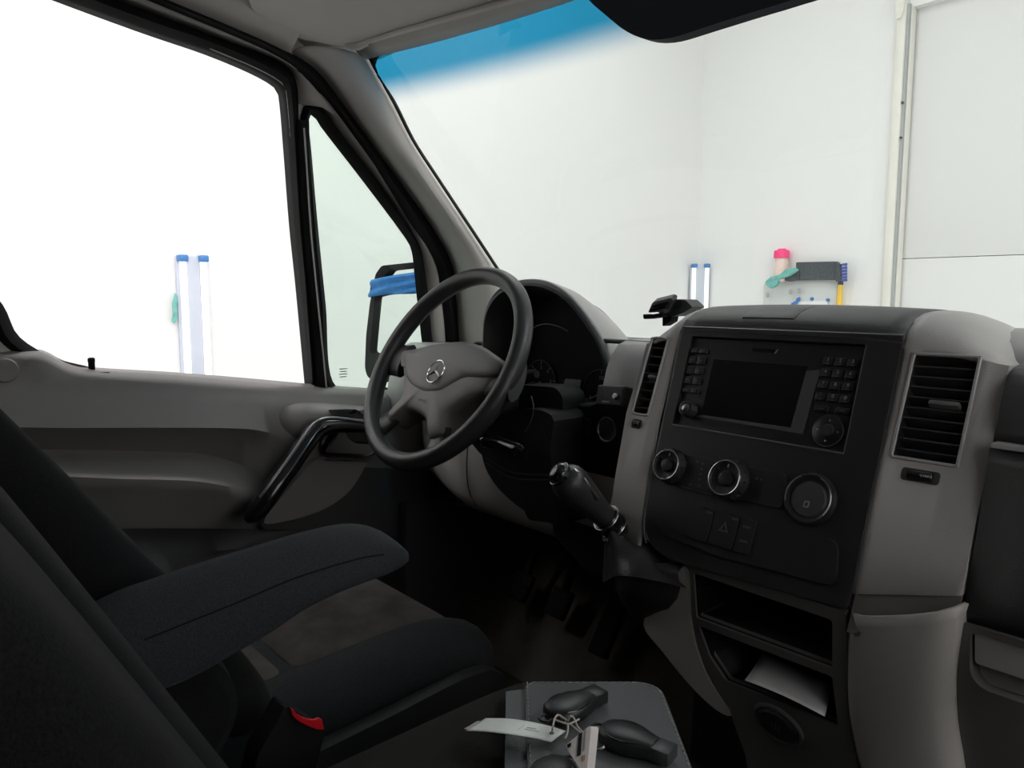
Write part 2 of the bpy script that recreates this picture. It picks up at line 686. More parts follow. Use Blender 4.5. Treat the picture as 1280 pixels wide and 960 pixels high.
bt = thing('bottle', 'pale bottle with a bright pink screw cap beside the tool board', 'bottle', fb(976, 352, .11))
q = fb(976, 350, .075)
bw = (fb(984, 330, .075) - fb(968, 330, .075)).length / 2
Mb = Matrix.Translation((q.x, q.y, 0))
z0, z1, z2 = fb(976, 352, .075).z, fb(976, 322.5, .075).z, fb(976, 311, .075).z
add('body', bm_lathe([(0, z0), (bw * .8, z0), (bw * .92, z0 + .02), (bw * .95, z1 - .03), (bw * .85, z1), (0, z1)], Mb, 20), 'bottle', bt)
add('cap', bm_lathe([(0, z1), (bw * 1.1, z1), (bw * 1.1, z2 - .025), (bw * .95, z2 - .012), (bw * .6, z2 - .01), (bw * .55, z2), (0, z2)], Mb, 20), 'pink', bt)

gb = thing('scrub_mat', 'dark grey scrub mat standing on the tool board', 'mat', fb(1025, 350, .03))
add('mat_body', bm_plate([rpoly([fb(999, 328, .03), fb(1049, 327, .03), fb(1051, 331, .03), fb(1051, 350, .03), fb(1000, 350, .03)], .015)], Vector((0, -.05, 0))), 'mat_grey', gb, bevel=.008)

br = thing('brush', 'blue bristled brush head sticking out past the scrub mat', 'brush', fb(1055, 352, .03))
add('brush_back', bm_plate([rpoly([fb(1047, 330, .085), fb(1052.5, 330, .085), fb(1053, 352, .085), fb(1047, 352, .085)], .008)], Vector((0, -.03, 0))), 'mat_grey', br, bevel=.003)
for k in range(6):
    y0 = 331 + k * 3.9
    add('bristle', bm_tube([fb(1052, y0, .1), fb(1058.5, y0 - .6, .1)], [.0075, .011], 8), 'blue_bristle', br)

tc = [fb(*p, .10) for p in ((959, 352), (966, 346), (977, 343), (986, 336), (997, 335), (1000, 338), (990, 345), (977, 349), (974, 357), (966, 361), (960, 357))]
tag(add('glove', bm_plate([tc], Vector((0, -.035, 0))), 'teal', bevel=.01), 'teal rubber glove draped over the tool board corner', 'glove')
gg = [fb(*p, .06) for p in ((978, 350), (986, 345), (995, 339), (1001, 337), (1001, 350), (990, 352))]
tag(add('rag', bm_plate([gg], Vector((0, -.035, 0))), 'mat_grey', bevel=.008), 'grey rag bunched between the teal glove and scrub mat', 'rag')
sq = thing('squeegee', 'yellow handled squeegee hanging at the side of the tool board', 'squeegee', fb(1048, 410, .05))
add('handle', bm_tube([fb(1050.5, 356, .05), fb(1049.5, 372, .05), fb(1048, 410, .05)], [.017, .021, .024], 10), 'yellow', sq)
add('grip_end', bm_lathe([(0, 0), (.02, 0), (.02, .03), (0, .03)], Matrix.Translation(fb(1050.5, 356, .05)), 10), 'mat_grey', sq)
nt_ = thing('notice', 'small white notice fixed with blue pins low on the tool board', 'notice', fb(1018, 388, .03))
add('sheet', bm_plate([[fb(998, 377, .024), fb(1035, 376, .024), fb(1036, 400, .024), fb(994, 400, .024)]], Vector((0, -.006, 0))), 'paper', nt_)
for px, py in ((998, 374), (1015, 373.5), (1035, 375)):
    add('pin', bm_lathe([(0, .014), (.012, .012), (.014, 0), (0, -.006)], frame(fb(px, py, .03), AX, Vector((0, 0, 1)), Vector((0, -1, 0))), 10), 'lamp_blue', nt_)
cl = [fb(*p, .03) for p in ((990, 379), (996, 376), (1000, 371), (1001, 374), (997, 380), (991, 382))]
tag(add('blue_clip', bm_plate([cl], Vector((0, -.02, 0))), 'lamp_blue', bevel=.003), 'small dark blue clip on the tool board by the notice', 'clip')

# ================================================================== van body
VF = 0.0            # cab floor height
van = thing('van_body', 'grey interior shell of a van cab with pillars, roof lining and floor', 'van', (0, 0.2, GZ))
add('floor_pan', box2((-.95, -.65, VF - .06), (.95, 1.35, VF)), 'seat_side', van)
add('bulkhead', box2((-.95, -.72, VF - .06), (.95, -.65, 1.52), .01), 'door_dark', van)  # unseen back panel, put in to keep the cab dark
add('firewall', bm_plate([[(-.95, 1.22, VF), (-.95, 1.34, .62), (-.95, 1.40, .62), (-.95, 1.40, VF)]], Vector((1.9, 0, 0))), 'seat_side', van)
# driver footwell: sloping toe board and dusty mat
add('toe_board', bm_plate([[(-.86, .98, VF + .003), (-.86, 1.24, .30), (-.86, 1.27, .30), (-.86, 1.27, VF + .003)]], Vector((.84, 0, 0))), 'carpet_dust', van)
mt = thing('floor_mat', 'dark ribbed rubber mat in the driver footwell', 'mat', (-.45, .75, VF))
add('mat_sheet', box2((-.84, .35, VF + .001), (-.06, .985, VF + .008), .002), 'floor_mat', mt)
rib = mesh_of('rib', bm_box(.78, .008, .006, None, .002, 1), 'floor_mat')
for k in range(30):
    inst('rib', rib, Matrix.Translation((-.45, .375 + k * .02, VF + .010)), mt)

# roof lining: swept over the cab, front edge at the windscreen header
rows = []
for y in (-.65, -.3, .1, .45, .62, .70):
    r = []
    for k in range(25):
        x = -.80 + 1.6 * k / 24
        e = abs(x) / .80
        r.append(Vector((x, y + (0.07 * (1 - e * e) if y > .6 else 0), 1.435 - .10 * e ** 6 - (0.09 if y > .69 else .045 if y > .6 else 0))))
    rows.append(r)
add('roof_lining', bm_grid(rows), 'headliner', van, solid=.03, soff=-1 if False else 1, angle=60)
rows = []
for k in range(25):
    x = -.76 + 1.52 * k / 24
    yw = ws_y(x, 1.268)
    e = abs(x) / .80
    yb = .70 + 0.07 * (1 - e * e)
    rows.append([Vector((x, yw + .006, 1.262)), Vector((x, yw - .012, 1.268)), Vector((x, yw - .035, 1.290)), Vector((x, (yw + yb) / 2 - .01, 1.318)), Vector((x, yb - .005, 1.345 - .10 * e ** 6))])
add('header_trim', bm_grid(rows), 'headliner', van, solid=.012, soff=-1, angle=60)
add('roof_skin', box2((-.92, -.72, 1.475), (.92, .80, 1.50), .01), 'body_paint', van)  # outer roof, out of view, put in to block light from above
add('roof_front_skin', bm_plate([[(-.92, .79, 1.475), (-.92, .87, 1.30), (-.92, .90, 1.31), (-.92, .80, 1.50)]], Vector((1.84, 0, 0))), 'body_paint', van)
add('front_bulkhead_top', box2((-.95, 1.40, VF), (.95, 1.46, .70)), 'body_paint', van)

# side rails, pillars: lines traced along the driver door opening
L3 = [(-150, -150), (0, -86), (150, -24), (280, 30), (335, 54), (361, 67), (400, 94), (463, 180), (502, 232), (540, 285), (564, 330), (569, 370), (572, 415), (574, 470), (576, 540)]
L2 = [(-150, -143), (0, -79), (150, -17), (280, 37), (336, 62), (370, 82), (392, 105), (430, 150), (480, 222), (520, 285), (546, 330), (553, 370), (558, 415), (560, 470), (562, 540)]
L1 = [(-150, -110), (0, -55), (147, 0), (280, 50), (336, 71), (360, 86)]


def drow(pts, off, n):
    return crom([hit(x, y, g_door(off)) for x, y in pts], n)


N = 60
# body-side door seal (thick rubber between door frame and pillar trim)
A, B, C = drow(L2, .030, N), drow([((a[0] + b[0]) / 2, (a[1] + b[1]) / 2) for a, b in zip(L2, L3)], .048, N), drow(L3, .030, N)
add('door_seal', bm_grid([[p + Vector((-.06, 0, 0)) for p in A], A, B, C, [p + Vector((-.06, 0, 0)) for p in C]]), 'rubber', van, angle=60, solid=.004, soff=0)

# A-pillar trim: from the seal to the windscreen edge
PL3 = [(361, 67), (400, 94), (463, 180), (502, 232), (540, 285), (564, 330), (569, 370), (572, 415), (574, 470), (576, 540)]
PL5 = [(455, 66), (463, 82), (488, 127), (513, 176), (542, 221), (587, 289), (614, 330), (640, 370), (668, 412), (700, 465)]
r0 = drow(PL3, .030, 40)
r3 = crom([hit(x, y, lambda p: g_ws(p) + .012) for x, y in PL5], 40)
r1 = [a.lerp(b, .22) + Vector((.032, -.022, 0)) for a, b in zip(r0, r3)]
r2 = [a.lerp(b, .70) + Vector((.030, -.020, 0)) for a, b in zip(r0, r3)]
back = [p + Vector((-.05, .05, 0)) for p in r3]
add('a_pillar_trim', bm_grid([[p + Vector((-.04, .02, 0)) for p in r0], r0, r1, r2, r3, back]), 'trim_grey', van, angle=80, sub=2, solid=.01, soff=-1)

# roof side rail trim between the seal and the lining
S3 = [(-150, -150), (0, -86), (150, -24), (280, 30), (335, 54), (362, 67.5)]
r0 = drow(S3, .030, 24)
r1 = [p + Vector((.035, 0, .012)) for p in r0]
r2 = [p + Vector((.085, .0, .052)) for p in r0]
r3 = [p + Vector((.16, -.02, .115)) for p in r0]
add('side_rail_trim', bm_grid([[p + Vector((-.05, 0, 0)) for p in r0], r0, r1, r2, r3]), 'headliner', van, angle=80, sub=1, solid=.008, soff=0)
# corner lining above the visor, joining rail, pillar and header
k0, k1, k2 = hit(250, 18, g_door(.03)), hit(362, 67.5, g_door(.03)), hit(455, 66, lambda p: g_ws(p) + .012)
add('corner_lining', bm_grid([[k0 + Vector((.06, -.1, .06)), k1 + Vector((.03, -.02, .008)), k1.lerp(k2, .5) + Vector((.02, -.012, .004)), k2 + Vector((.0, 0, 0))],
                              [k0 + Vector((.16, -.1, .11)), Vector((-.70, .60, 1.395)), Vector((-.69, .70, 1.35)), Vector((-.70, .765, 1.292))],
                              [Vector((-.55, .2, 1.43)), Vector((-.56, .60, 1.42)), Vector((-.56, .74, 1.38)), Vector((-.60, .81, 1.30))]]), 'headliner', van, angle=80, sub=2, solid=.004, soff=0)

add('corner_panel', bm_plate([[atX(*q, -.80) for q in ((270, 5), (520, -20), (500, 60), (452, 78), (430, 92), (390, 82), (352, 62))]], Vector((-.012, 0, 0))), 'headliner', van)
# outer skin that closes the driver side: above, behind and ahead of the door opening
add('side_skin_rear', box2((-1.0, -.72, VF - .06), (-.90, .02, 1.50), .01), 'body_paint', van)
add('side_skin_front', bm_plate([[(-.97, 1.14, VF - .06), (-.97, 1.46, VF - .06), (-.97, 1.46, .70), (-.97, 1.14, .70)]], Vector((.06, 0, 0))), 'body_paint', van)
# unseen passenger side: wall with its opening shaped to light the cab
hole = rpoly([(.97, .17, .61), (.97, 1.04, .60), (.97, .66, 1.26), (.97, .12, 1.33)], .06)
out = [(.97, -.72, VF - .06), (.97, 1.46, VF - .06), (.97, 1.46, .70), (.97, 1.20, .74), (.97, .84, 1.30), (.97, .78, 1.50), (.97, -.72, 1.50)]
add('passenger_side', bm_plate([[Vector(p) for p in out], hole], Vector((-.06, 0, 0))), 'door_grey', van)

# ------------------------------------------------------------------ windscreen
rows = []
for i in range(19):
    z = .70 + .585 * i / 18
    rows.append([Vector((x, ws_y(x, z), z)) for x in [-.765 + 1.53 * k / 40 for k in range(41)]])
ws = thing('windscreen', 'windscreen with green tint and a blue shade band along its top', 'windscreen', (0, 1.2, .70))
g = add('pane', bm_grid(rows), 'windscreen_glass', ws, angle=80)
g.location = (0, -1.2, -.70)
me = g.data
for v in me.vertices:
    v.co += Vector((0, 1.2, .70))
# black bonding edge along pillar and top
L5b = [(459, 64), (466, 82), (491, 127), (516, 176), (545, 221), (590, 289), (617, 330), (643, 370), (671, 412)]
L6 = [(471, 74), (470, 90), (494, 128), (518, 176), (547, 221), (592, 289), (619, 330), (645, 370), (673, 412)]
ra = crom([hit(x, y, lambda p: g_ws(p) + .006) for x, y in L5b], 40)
rb = crom([hit(x, y, lambda p: g_ws(p) + .006) for x, y in L6], 40)
add('edge_seal', bm_grid([ra, rb]), 'frit', ws, solid=.006, soff=0)
T1 = [(459, 64), (474, 60), (500, 52), (560, 34), (640, 11), (690, -4), (800, -40), (1000, -110)]
T2 = [(471, 74), (482, 65), (500, 57), (560, 40), (640, 17), (694, 0), (800, -34), (1000, -104)]
ra = crom([hit(x, y, lambda p: g_ws(p) + .006) for x, y in T1], 50)
rb = crom([hit(x, y, lambda p: g_ws(p) + .006) for x, y in T2], 50)
add('top_seal', bm_grid([ra, rb]), 'frit', ws, solid=.006, soff=0)

# ------------------------------------------------------------------ driver door
dd = thing('driver_door', 'grey moulded driver door panel with lowered window and quarter glass', 'car door', (-.9, .5, .05))
# window opening and its rubber run
W = [(-230, 60), (-120, 240), (-50, 330), (0, 378), (20, 418), (50, 440), (79, 452), (112, 460), (210, 466), (300, 473), (389, 481)]
W2 = [(389, 481), (378, 360), (370, 281), (363, 187), (357, 118), (350, 104), (319, 86), (262, 62), (187, 36), (90, 0), (-60, -58), (-150, -95)]
ins = drow(W2, .0, 70)
mid = drow([(391, 481), (382, 360), (375, 281), (369, 187), (364, 112), (355, 95), (322, 77), (265, 53), (190, 27), (93, -9), (-57, -67), (-148, -104)], .018, 70)
outr = drow([(394, 481), (386, 360), (379, 281), (373, 187), (371, 105), (360, 86), (336, 71), (280, 50), (205, 21), (147, 0), (0, -55), (-150, -110)], .006, 70)
add('window_seal', bm_grid([[p + Vector((-.03, 0, 0)) for p in ins], ins, mid, outr]), 'rubber', dd, angle=60, solid=.003, soff=0)
thin = drow([(390, 481), (379.5, 360), (371.5, 281), (364.5, 187), (358.5, 117), (351, 102.5), (319.5, 84.5), (262.5, 60.5)], .004, 60)
add('window_bead', bm_tube(thin, .0016, 6), 'trim_grey', dd)
# rear lower corner of the opening
rin = drow(W[:8], .0, 40)
rmid = [p + Vector((.012, -.014, -.006)) for p in rin]
rout = [p + Vector((.0, -.03, -.012)) for p in rin]
add('rear_seal', bm_grid([[p + Vector((-.03, 0, 0)) for p in rin], rin, rmid, rout]), 'rubber', dd, angle=60, solid=.003, soff=0)
rin2 = drow(W[:7], .0, 40)
add('rear_frame', bm_grid([[p + Vector((.004, -.024, -.01)) for p in rin2], [p + Vector((.02, -.05, -.02)) for p in rin2], [p + Vector((.03, -.12, -.05)) for p in rin2], [p + Vector((.03, -.26, -.11)) for p in rin2]]), 'trim_grey', dd, angle=60, solid=.004, soff=0)

# grey door frame between the two seals, widening into the gusset above the quarter glass
fa = drow([(-150, -112), (0, -57), (147, -2), (280, 48), (336, 69), (361, 84), (371, 104), (373, 130)], .010, 50)
fbm = drow([(-150, -127), (0, -68), (149, -9), (282, 43), (340, 67), (376, 90), (392, 112), (402, 134)], .024, 50)
fc = drow([(-150, -142), (0, -78), (151, -16), (284, 39), (340, 64), (372, 83), (394, 106), (432, 152)], .022, 50)
add('window_frame', bm_grid([fa, fbm, fc]), 'trim_grey', dd, angle=60, solid=.006, soff=0)
add('frame_gusset', bm_plate([[hit(x, y, g_door(.006)) for x, y in ((366, 88), (392, 104), (408, 132), (392, 136), (380, 142), (376, 168), (371, 168), (369, 110))]], Vector((-.004, 0, 0))), 'trim_grey', dd)
# strip of frame ahead of the quarter glass
LQ = [(396, 127), (404, 136), (422, 163), (436, 181), (475, 231), (512, 287), (529, 330), (534, 370), (538, 415), (540, 488)]
LS = [(396, 109), (411, 126), (434, 156), (448, 176), (482, 224), (521, 285), (547, 330), (554, 370), (559, 415), (561, 488)]
fa = drow(LQ, .010, 50)
fc = drow(LS, .020, 50)
fm = [a.lerp(b, .5) + Vector((.012, 0, 0)) for a, b in zip(fa, fc)]
add('quarter_frame', bm_grid([fa, fm, fc]), 'trim_grey', dd, angle=60, solid=.006, soff=0)
# quarter glass and its black surround
QG = [(384, 152), (386, 145), (390, 142), (395, 147), (402, 159), (456, 229), (501, 289), (514, 311), (518, 340), (521, 370), (526, 415), (530, 486), (474, 484), (417, 481), (406, 380), (396, 281), (388, 190)]
QO = [(376, 145), (380, 134), (390, 129), (402, 134), (412, 149), (476, 231), (513, 287), (526, 309), (530, 335), (535, 370), (539, 415), (549, 498), (474, 496), (403, 493), (392, 380), (383, 281), (377, 190)]
a = [hit(x, y, g_door(.004)) for x, y in QG]
b = [hit(x, y, g_door(.010)) for x, y in QO]
a2, b2 = crom(a, 90, True), crom(b, 90, True)
m2 = [p.lerp(q_, .5) + Vector((.012, 0, 0)) for p, q_ in zip(a2, b2)]
add('quarter_seal', bm_grid([a2, m2, b2], closed_u=True), 'rubber', dd, angle=60, solid=.004, soff=0)
add('quarter_pane', bm_plate([[p.lerp(q_, .7) + Vector((-.010, 0, 0)) for p, q_ in zip(a, b)]], Vector((-.004, 0, 0))), 'quarter_glass', dd)
qm = frame(hit(429, 466, g_door(.002)), Vector((0, 1, 0)), Vector((.17, 0, 1)).normalized(), Vector((1, 0, -.17)).normalized())
for k in range(4):
    add('glass_mark', bm_box(.02 - .004 * (k % 2), .0022, .0004, qm @ Matrix.Translation((0, .009 - k * .006, 0))), 'steel_grey', dd)
# divider bar between the two windows with its bright bead
dv = drow([(378, 150), (379, 187), (383, 281), (391, 360), (402, 488)], .014, 30)
add('divider_bar', bm_tube(dv, [.013] * 30, 10, flat=.9), 'rubber', dd)
bd = drow([(380, 160), (382, 187), (388, 281), (394.5, 350), (408, 484)], .029, 30)
add('divider_bead', bm_tube(bd, .0017, 6), 'trim_grey', dd)

# moulded panel, row by row down the door; every row carries its own depth
R = [
    (-.93, [(-120, 437), (0, 437), (40, 438), (56, 440), (79, 452), (112, 460), (210, 466), (300, 473), (389, 481), (457, 486), (580, 495)]),
    (-.905, [(-120, 440), (0, 441), (40, 441), (56, 443), (79, 456), (112, 464), (210, 470), (300, 478), (389, 486), (457, 489), (580, 499)]),
    (-.882, [(-120, 449), (0, 450), (40, 450), (56, 453), (79, 466), (112, 473), (210, 480), (300, 487), (389, 494), (457, 497), (580, 506)]),
    (-.876, [(-120, 480), (0, 484), (75, 490), (150, 496), (225, 502), (300, 505), (350, 508), (400, 512), (457, 515), (580, 520)]),
    ((-.855, -.858), [(-120, 532), (0, 533), (75, 534), (150, 534), (225, 534), (300, 535), (330, 539), (360, 547), (400, 556), (460, 560), (580, 566)]),
    ((-.884, -.864), [(-120, 536), (0, 537), (75, 538), (150, 538), (225, 538), (300, 539.5), (330, 544), (362, 553), (400, 564), (460, 568), (580, 574)]),
    ((-.936, -.872), [(-120, 558), (0, 560), (75, 562), (150, 563), (225, 565), (262, 569), (300, 580), (340, 598), (400, 600), (460, 600), (580, 606)]),
    ((-.915, -.874), [(-120, 572), (0, 575), (75, 577), (150, 578), (225, 580), (262, 584), (300, 595), (340, 611), (400, 612), (460, 612), (580, 618)]),
    ((-.818, -.872), [(-120, 586), (0, 589), (80, 592), (150, 595), (200, 596), (244, 598), (292, 606), (330, 619), (400, 622), (460, 622), (580, 628)]),
    ((-.808, -.872), [(-120, 590), (0, 593), (80, 596), (150, 599), (200, 600), (244, 602), (292, 610), (330, 623), (400, 626), (460, 626), (580, 632)]),
    ((-.812, -.872), [(-120, 604), (0, 606), (80, 609), (150, 611), (200, 612), (244, 613), (292, 620), (330, 631), (400, 634), (460, 634), (580, 640)]),
    ((-.932, -.878), [(-120, 652), (0, 653), (139, 656), (250, 656), (330, 657), (400, 657), (460, 657), (580, 659)]),
    ((-.930, -.880), [(-120, 660), (0, 661), (139, 661), (250, 661), (330, 661), (400, 661), (460, 662), (580, 664)]),
]
rows = []
for X, pts in R:
    if not isinstance(X, tuple):
        X = (X, X)
    cps = []
    for x, y in pts:
        t = min(1, max(0, (x - 296) / 54))
        t = t * t * (3 - 2 * t)
        cps.append(atX(x, y, X[0] + (X[1] - X[0]) * t))
    rows.append(crom(cps, 90))
upper = rows
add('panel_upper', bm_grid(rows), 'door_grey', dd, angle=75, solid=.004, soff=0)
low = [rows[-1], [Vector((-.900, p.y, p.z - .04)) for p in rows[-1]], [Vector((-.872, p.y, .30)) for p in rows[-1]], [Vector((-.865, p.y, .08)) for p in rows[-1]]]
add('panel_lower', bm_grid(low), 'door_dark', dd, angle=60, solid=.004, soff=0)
add('outer_skin', bm_plate([[(-.99, -.05, .02), (-.99, 1.16, .02), (-.99, 1.16, .56), (-.985, .6, .60), (-.98, -.05, .60)]], Vector((.03, 0, 0))), 'body_paint', dd, bevel=.004)
# lock pin with its collar
q = atX(115, 464, -.915)
add('pin_collar', bm_box(.03, .05, .004, Matrix.Translation(q + Vector((0, 0, -.003)))), 'door_grey', dd, bevel=.001)
add('lock_pin', bm_lathe([(0, 0), (.0055, 0), (.0055, .016), (.006, .017), (.006, .022), (.004, .024), (0, .024)], Matrix.Translation(q), 12), 'rubber', dd)
q = atX(6, 463, -.872)
add('screw_cover', bm_lathe([(0, .004), (.018, .004), (.020, .001), (.020, -.004), (0, -.004)], frame(q, Vector((0, 1, 0)), Vector((0, 0, 1)), AX), 24), 'door_grey', dd)

# gusset above the pull handle (rounded shoulder that catches the light)
gs = [[(338, 512), (352, 506), (375, 502), (400, 503), (430, 505), (470, 508)],
      [(336, 530), (352, 519), (375, 511), (400, 511), (430, 513), (470, 516)],
      [(350, 541), (362, 534), (385, 523), (405, 520), (432, 521), (470, 523)],
      [(372, 553), (376, 545), (390, 533), (405, 528), (432, 528), (470, 529)]]
gx = ((-.884, -.879, -.877, -.875, -.875, -.875), (-.879, -.864, -.851, -.846, -.846, -.846), (-.874, -.850, -.837, -.832, -.832, -.832), (-.866, -.850, -.840, -.834, -.834, -.834))
rows = [crom([atX(x, y, X) for (x, y), X in zip(r, xr)], 20) for r, xr in zip(gs, gx)]
add('handle_shoulder', bm_grid(rows), 'door_grey', dd, angle=80, solid=.004, soff=0, sub=1)
# glossy pull handle
hp = [(470, 535), (440, 533), (420, 532), (404, 534), (392, 541), (380, 557), (362, 583), (345, 606), (326, 632), (308, 650)]
hx = [-.815, -.812, -.808, -.803, -.798, -.788, -.775, -.768, -.770, -.785]
pts = [atX(x, y, X) for (x, y), X in zip(hp, hx)]
path = crom(pts, 40)
rr = [.012 + .010 * min(1, k / 14) for k in range(40)]
rr[-1] = .009; rr[-2] = .016; rr[-3] = .020
add('pull_handle', bm_tube(path, rr, 14, flat=.8), 'gloss_black', dd, angle=60)
edge = [p + Vector((.008, -.004, .012 + .006 * min(1, k / 14))) for k, p in enumerate(path)]
add('handle_rim', bm_tube(edge[:-4], .0035, 8), 'satin', dd, label='thin satin edge along the pull handle')
# release lever and its dark cup
cup = rpoly([atX(*p, -.845) for p in ((408, 536), (480, 536), (480, 562), (462, 571), (405, 571), (400, 560))], .012)
add('release_cup', bm_plate([cup], Vector((-.02, 0, 0))), 'gloss_black', dd, bevel=.003)
lev = rpoly([atX(*p, -.822) for p in ((409, 566), (424, 540), (430, 539), (437, 550), (447, 555), (470, 556), (468, 564), (460, 568))], .006)
add('release_lever', bm_plate([lev], Vector((-.012, 0, 0))), 'satin', dd, bevel=.003)
ce = crom([atX(*p, -.838) for p in ((402, 569), (440, 570), (460, 569), (470, 561), (474, 550))], 20)
add('cup_edge', bm_tube(ce, .0025, 8), 'satin', dd)
# smooth triangular pocket below the handle
pk = crom([atX(*p, -.845) for p in ((392, 577), (410, 576), (452, 577), (457, 582), (440, 610), (420, 628), (395, 641), (360, 651), (330, 654), (345, 630))], 60, True)
add('pocket_cover', bm_plate([pk], Vector((-.03, 0, 0))), 'door_grey', dd, bevel=.006)
dk_ = [atX(*q, -.866) for q in ((325, 656), (345, 634), (382, 592), (400, 574), (472, 573), (570, 578), (570, 664), (330, 662))]
add('pocket_backing', bm_plate([dk_], Vector((-.006, 0, 0))), 'door_dark', dd, bevel=.002)  # plate behind the pocket cover, darker than the upper panel
# window switch strip
sw = rpoly([atX(*p, -.834) for p in ((409, 512), (430, 511), (460, 512), (470, 516), (470, 521), (425, 520), (415, 519))], .006)
add('switch_plate', bm_plate([sw], Vector((.006, 0, 0))), 'dash_top', dd, bevel=.002)
q = atX(441, 516, -.828)
add('mirror_switch', bm_lathe([(0, .006), (.007, .005), (.009, 0), (.009, -.004), (0, -.004)], frame(q, Vector((0, 1, 0)), Vector((.6, 0, .8)), Vector((.8, 0, -.6)) * -1 if False else Vector((.8, 0, .6))), 16), 'satin', dd)
sw2 = [atX(*p, -.826) for p in ((446, 512), (456, 513), (462, 519), (452, 519))]
add('window_switch', bm_plate([sw2], Vector((-.008, 0, 0))), 'satin', dd, bevel=.002)
# map pocket end panel by the footwell
mp = rpoly([atX(*p, -.83) for p in ((508, 630), (640, 634), (640, 790), (506, 790))], .01)
add('map_pocket', bm_plate([mp], Vector((-.03, 0, 0))), 'door_dark', dd, bevel=.006)

# ------------------------------------------------------------------ outside mirror with tape
YM = 1.08
mr = thing('side_mirror', 'black outside mirror with pale glass seen through the quarter window', 'mirror', atY(500, 480, YM))


def mm(px, py, off=0.0): return atY(px, py, YM + off)


ho = rpoly([mm(*p) for p in ((469, 343), (477, 332), (515, 328), (540, 327), (540, 476), (470, 478), (459, 471), (456, 460), (457.5, 420), (462, 381))], .012)
hi_ = rpoly([mm(*p) for p in ((471, 358), (486, 338), (515, 335), (536, 334), (536, 450), (474, 446), (462, 440), (465, 405), (468, 374))], .01)
add('housing', bm_plate([ho, hi_], Vector((0, .06, 0))), 'rubber', mr, bevel=.008)
add('housing_back', bm_plate([ho], Vector((0, .05, 0))), 'rubber', mr, bevel=.02).location = (0, .055, 0)
add('mirror_glass', bm_plate([[p + Vector((0, .012, 0)) for p in hi_]], Vector((0, .006, 0))), 'mirror', mr)
add('mirror_arm', bm_tube([mm(540, 470, .05), Vector((-.98, 1.10, mm(540, 476, .05).z)), Vector((-.94, 1.06, .64))], .03, 12), 'rubber', mr)
tp = thing('masking_tape', 'strip of blue masking tape wrapped around the outside mirror', 'tape', mm(490, 372))
top = crom([mm(464.5, 350, -.004), mm(480, 346.5, -.006), mm(500, 343, -.004), mm(518, 340.5, -.006), mm(541, 337.5, -.006)], 24)
bot = crom([mm(461.5, 371.5, -.006), mm(480, 368, -.004), mm(500, 367, -.008), mm(518, 365, -.004), mm(541, 363, -.006)], 24)
rows = []
for k in range(9):
    t = k / 8
    rows.append([a.lerp(b, t) + Vector((0, -.004 * math.sin(t * 9 + j * .35 * t), 0)) for j, (a, b) in enumerate(zip(top, bot))])
add('strip', bm_grid(rows), 'tape', tp, solid=.002, soff=0, angle=60)
lw_ = [[top[0], bot[0]], [top[0] + Vector((-.012, .05, 0)), bot[0] + Vector((-.012, .05, 0))], [top[0] + Vector((.0, .16, 0)), bot[0] + Vector((.0, .16, 0))]]
add('wrap', bm_grid(lw_), 'tape', tp, solid=.002, soff=0, angle=60)

# ------------------------------------------------------------------ sun visors
def g_vis(p): return p.z - (1.240 + .20 * (.76 - p.y))


vs = thing('sun_visor', 'light grey sun visor folded up under the roof lining', 'sun visor', (-.45, .7, 1.28))
vo = [hit(x, y, g_vis, 3) for x, y in ((306, -20), (311, 0), (320, 18), (346, 35), (390, 51), (425, 58), (450, 58), (500, 44), (570, 25), (650, 3), (720, -17), (700, -80), (560, -110), (400, -90), (315, -60))]
vo = crom(vo, 70, True)
add('visor_body', bm_plate([vo], Vector((0, .004, .02))), 'headliner', vs, bevel=.008, seg=3)
ed = [hit(x, y, lambda p: p.z - (1.237 + .20 * (.76 - p.y)), 3) for x, y in ((447, 55), (500, 38), (570, 18), (640, -2), (700, -19))]
add('edge_piping', bm_tube(crom(ed, 24), .003, 8), 'trim_grey', vs)
q = hit(441, 56, g_vis, 3)
add('pivot', bm_tube([q + Vector((-.012, -.005, .0)), q + Vector((.012, .004, -.004)), q + Vector((.03, .012, -.002))], [.007, .008, .005], 10), 'trim_grey', vs)

YV = .80
v2 = thing('sun_visor', 'dark navy visor hanging down at the top of the windscreen', 'sun visor', (.1, YV, 1.14))
vo = crom([atY(x, y, YV) for x, y in ((722, -20), (738, 2), (756, 18), (778, 36), (797, 46), (815, 49.5), (840, 47), (880, 34.5), (935, 17), (990, 0), (1100, -37), (1160, -80), (1120, -125), (950, -120), (760, -75))], 80, True)
add('visor_body', bm_plate([vo], Vector((0, .022, 0))), 'navy', v2, bevel=.007, seg=3)
add('hanger', bm_tube([atY(1000, -70, YV + .011), Vector((.12, .86, 1.31))], .008, 10), 'rubber', v2)

# ================================================================== dashboard
db = thing('dashboard', 'black and grey van dashboard with centre console and instrument hood', 'dashboard', (0, 1.1, .2))


def sweep(profile, xs, xf=None):
    """profile [(y, z)] carried along x; xf(x, y, z) may move each point"""
    rows = []
    for x in xs:
        rows.append([Vector((x, y, z)) if xf is None else Vector(xf(x, y, z)) for y, z in profile])
    return bm_grid(rows)


def span(a, b, n): return [a + (b - a) * k / (n - 1) for k in range(n)]


def sm(profile, n): return [(p.y, p.z) for p in crom([(0, y, z) for y, z in profile], n)]


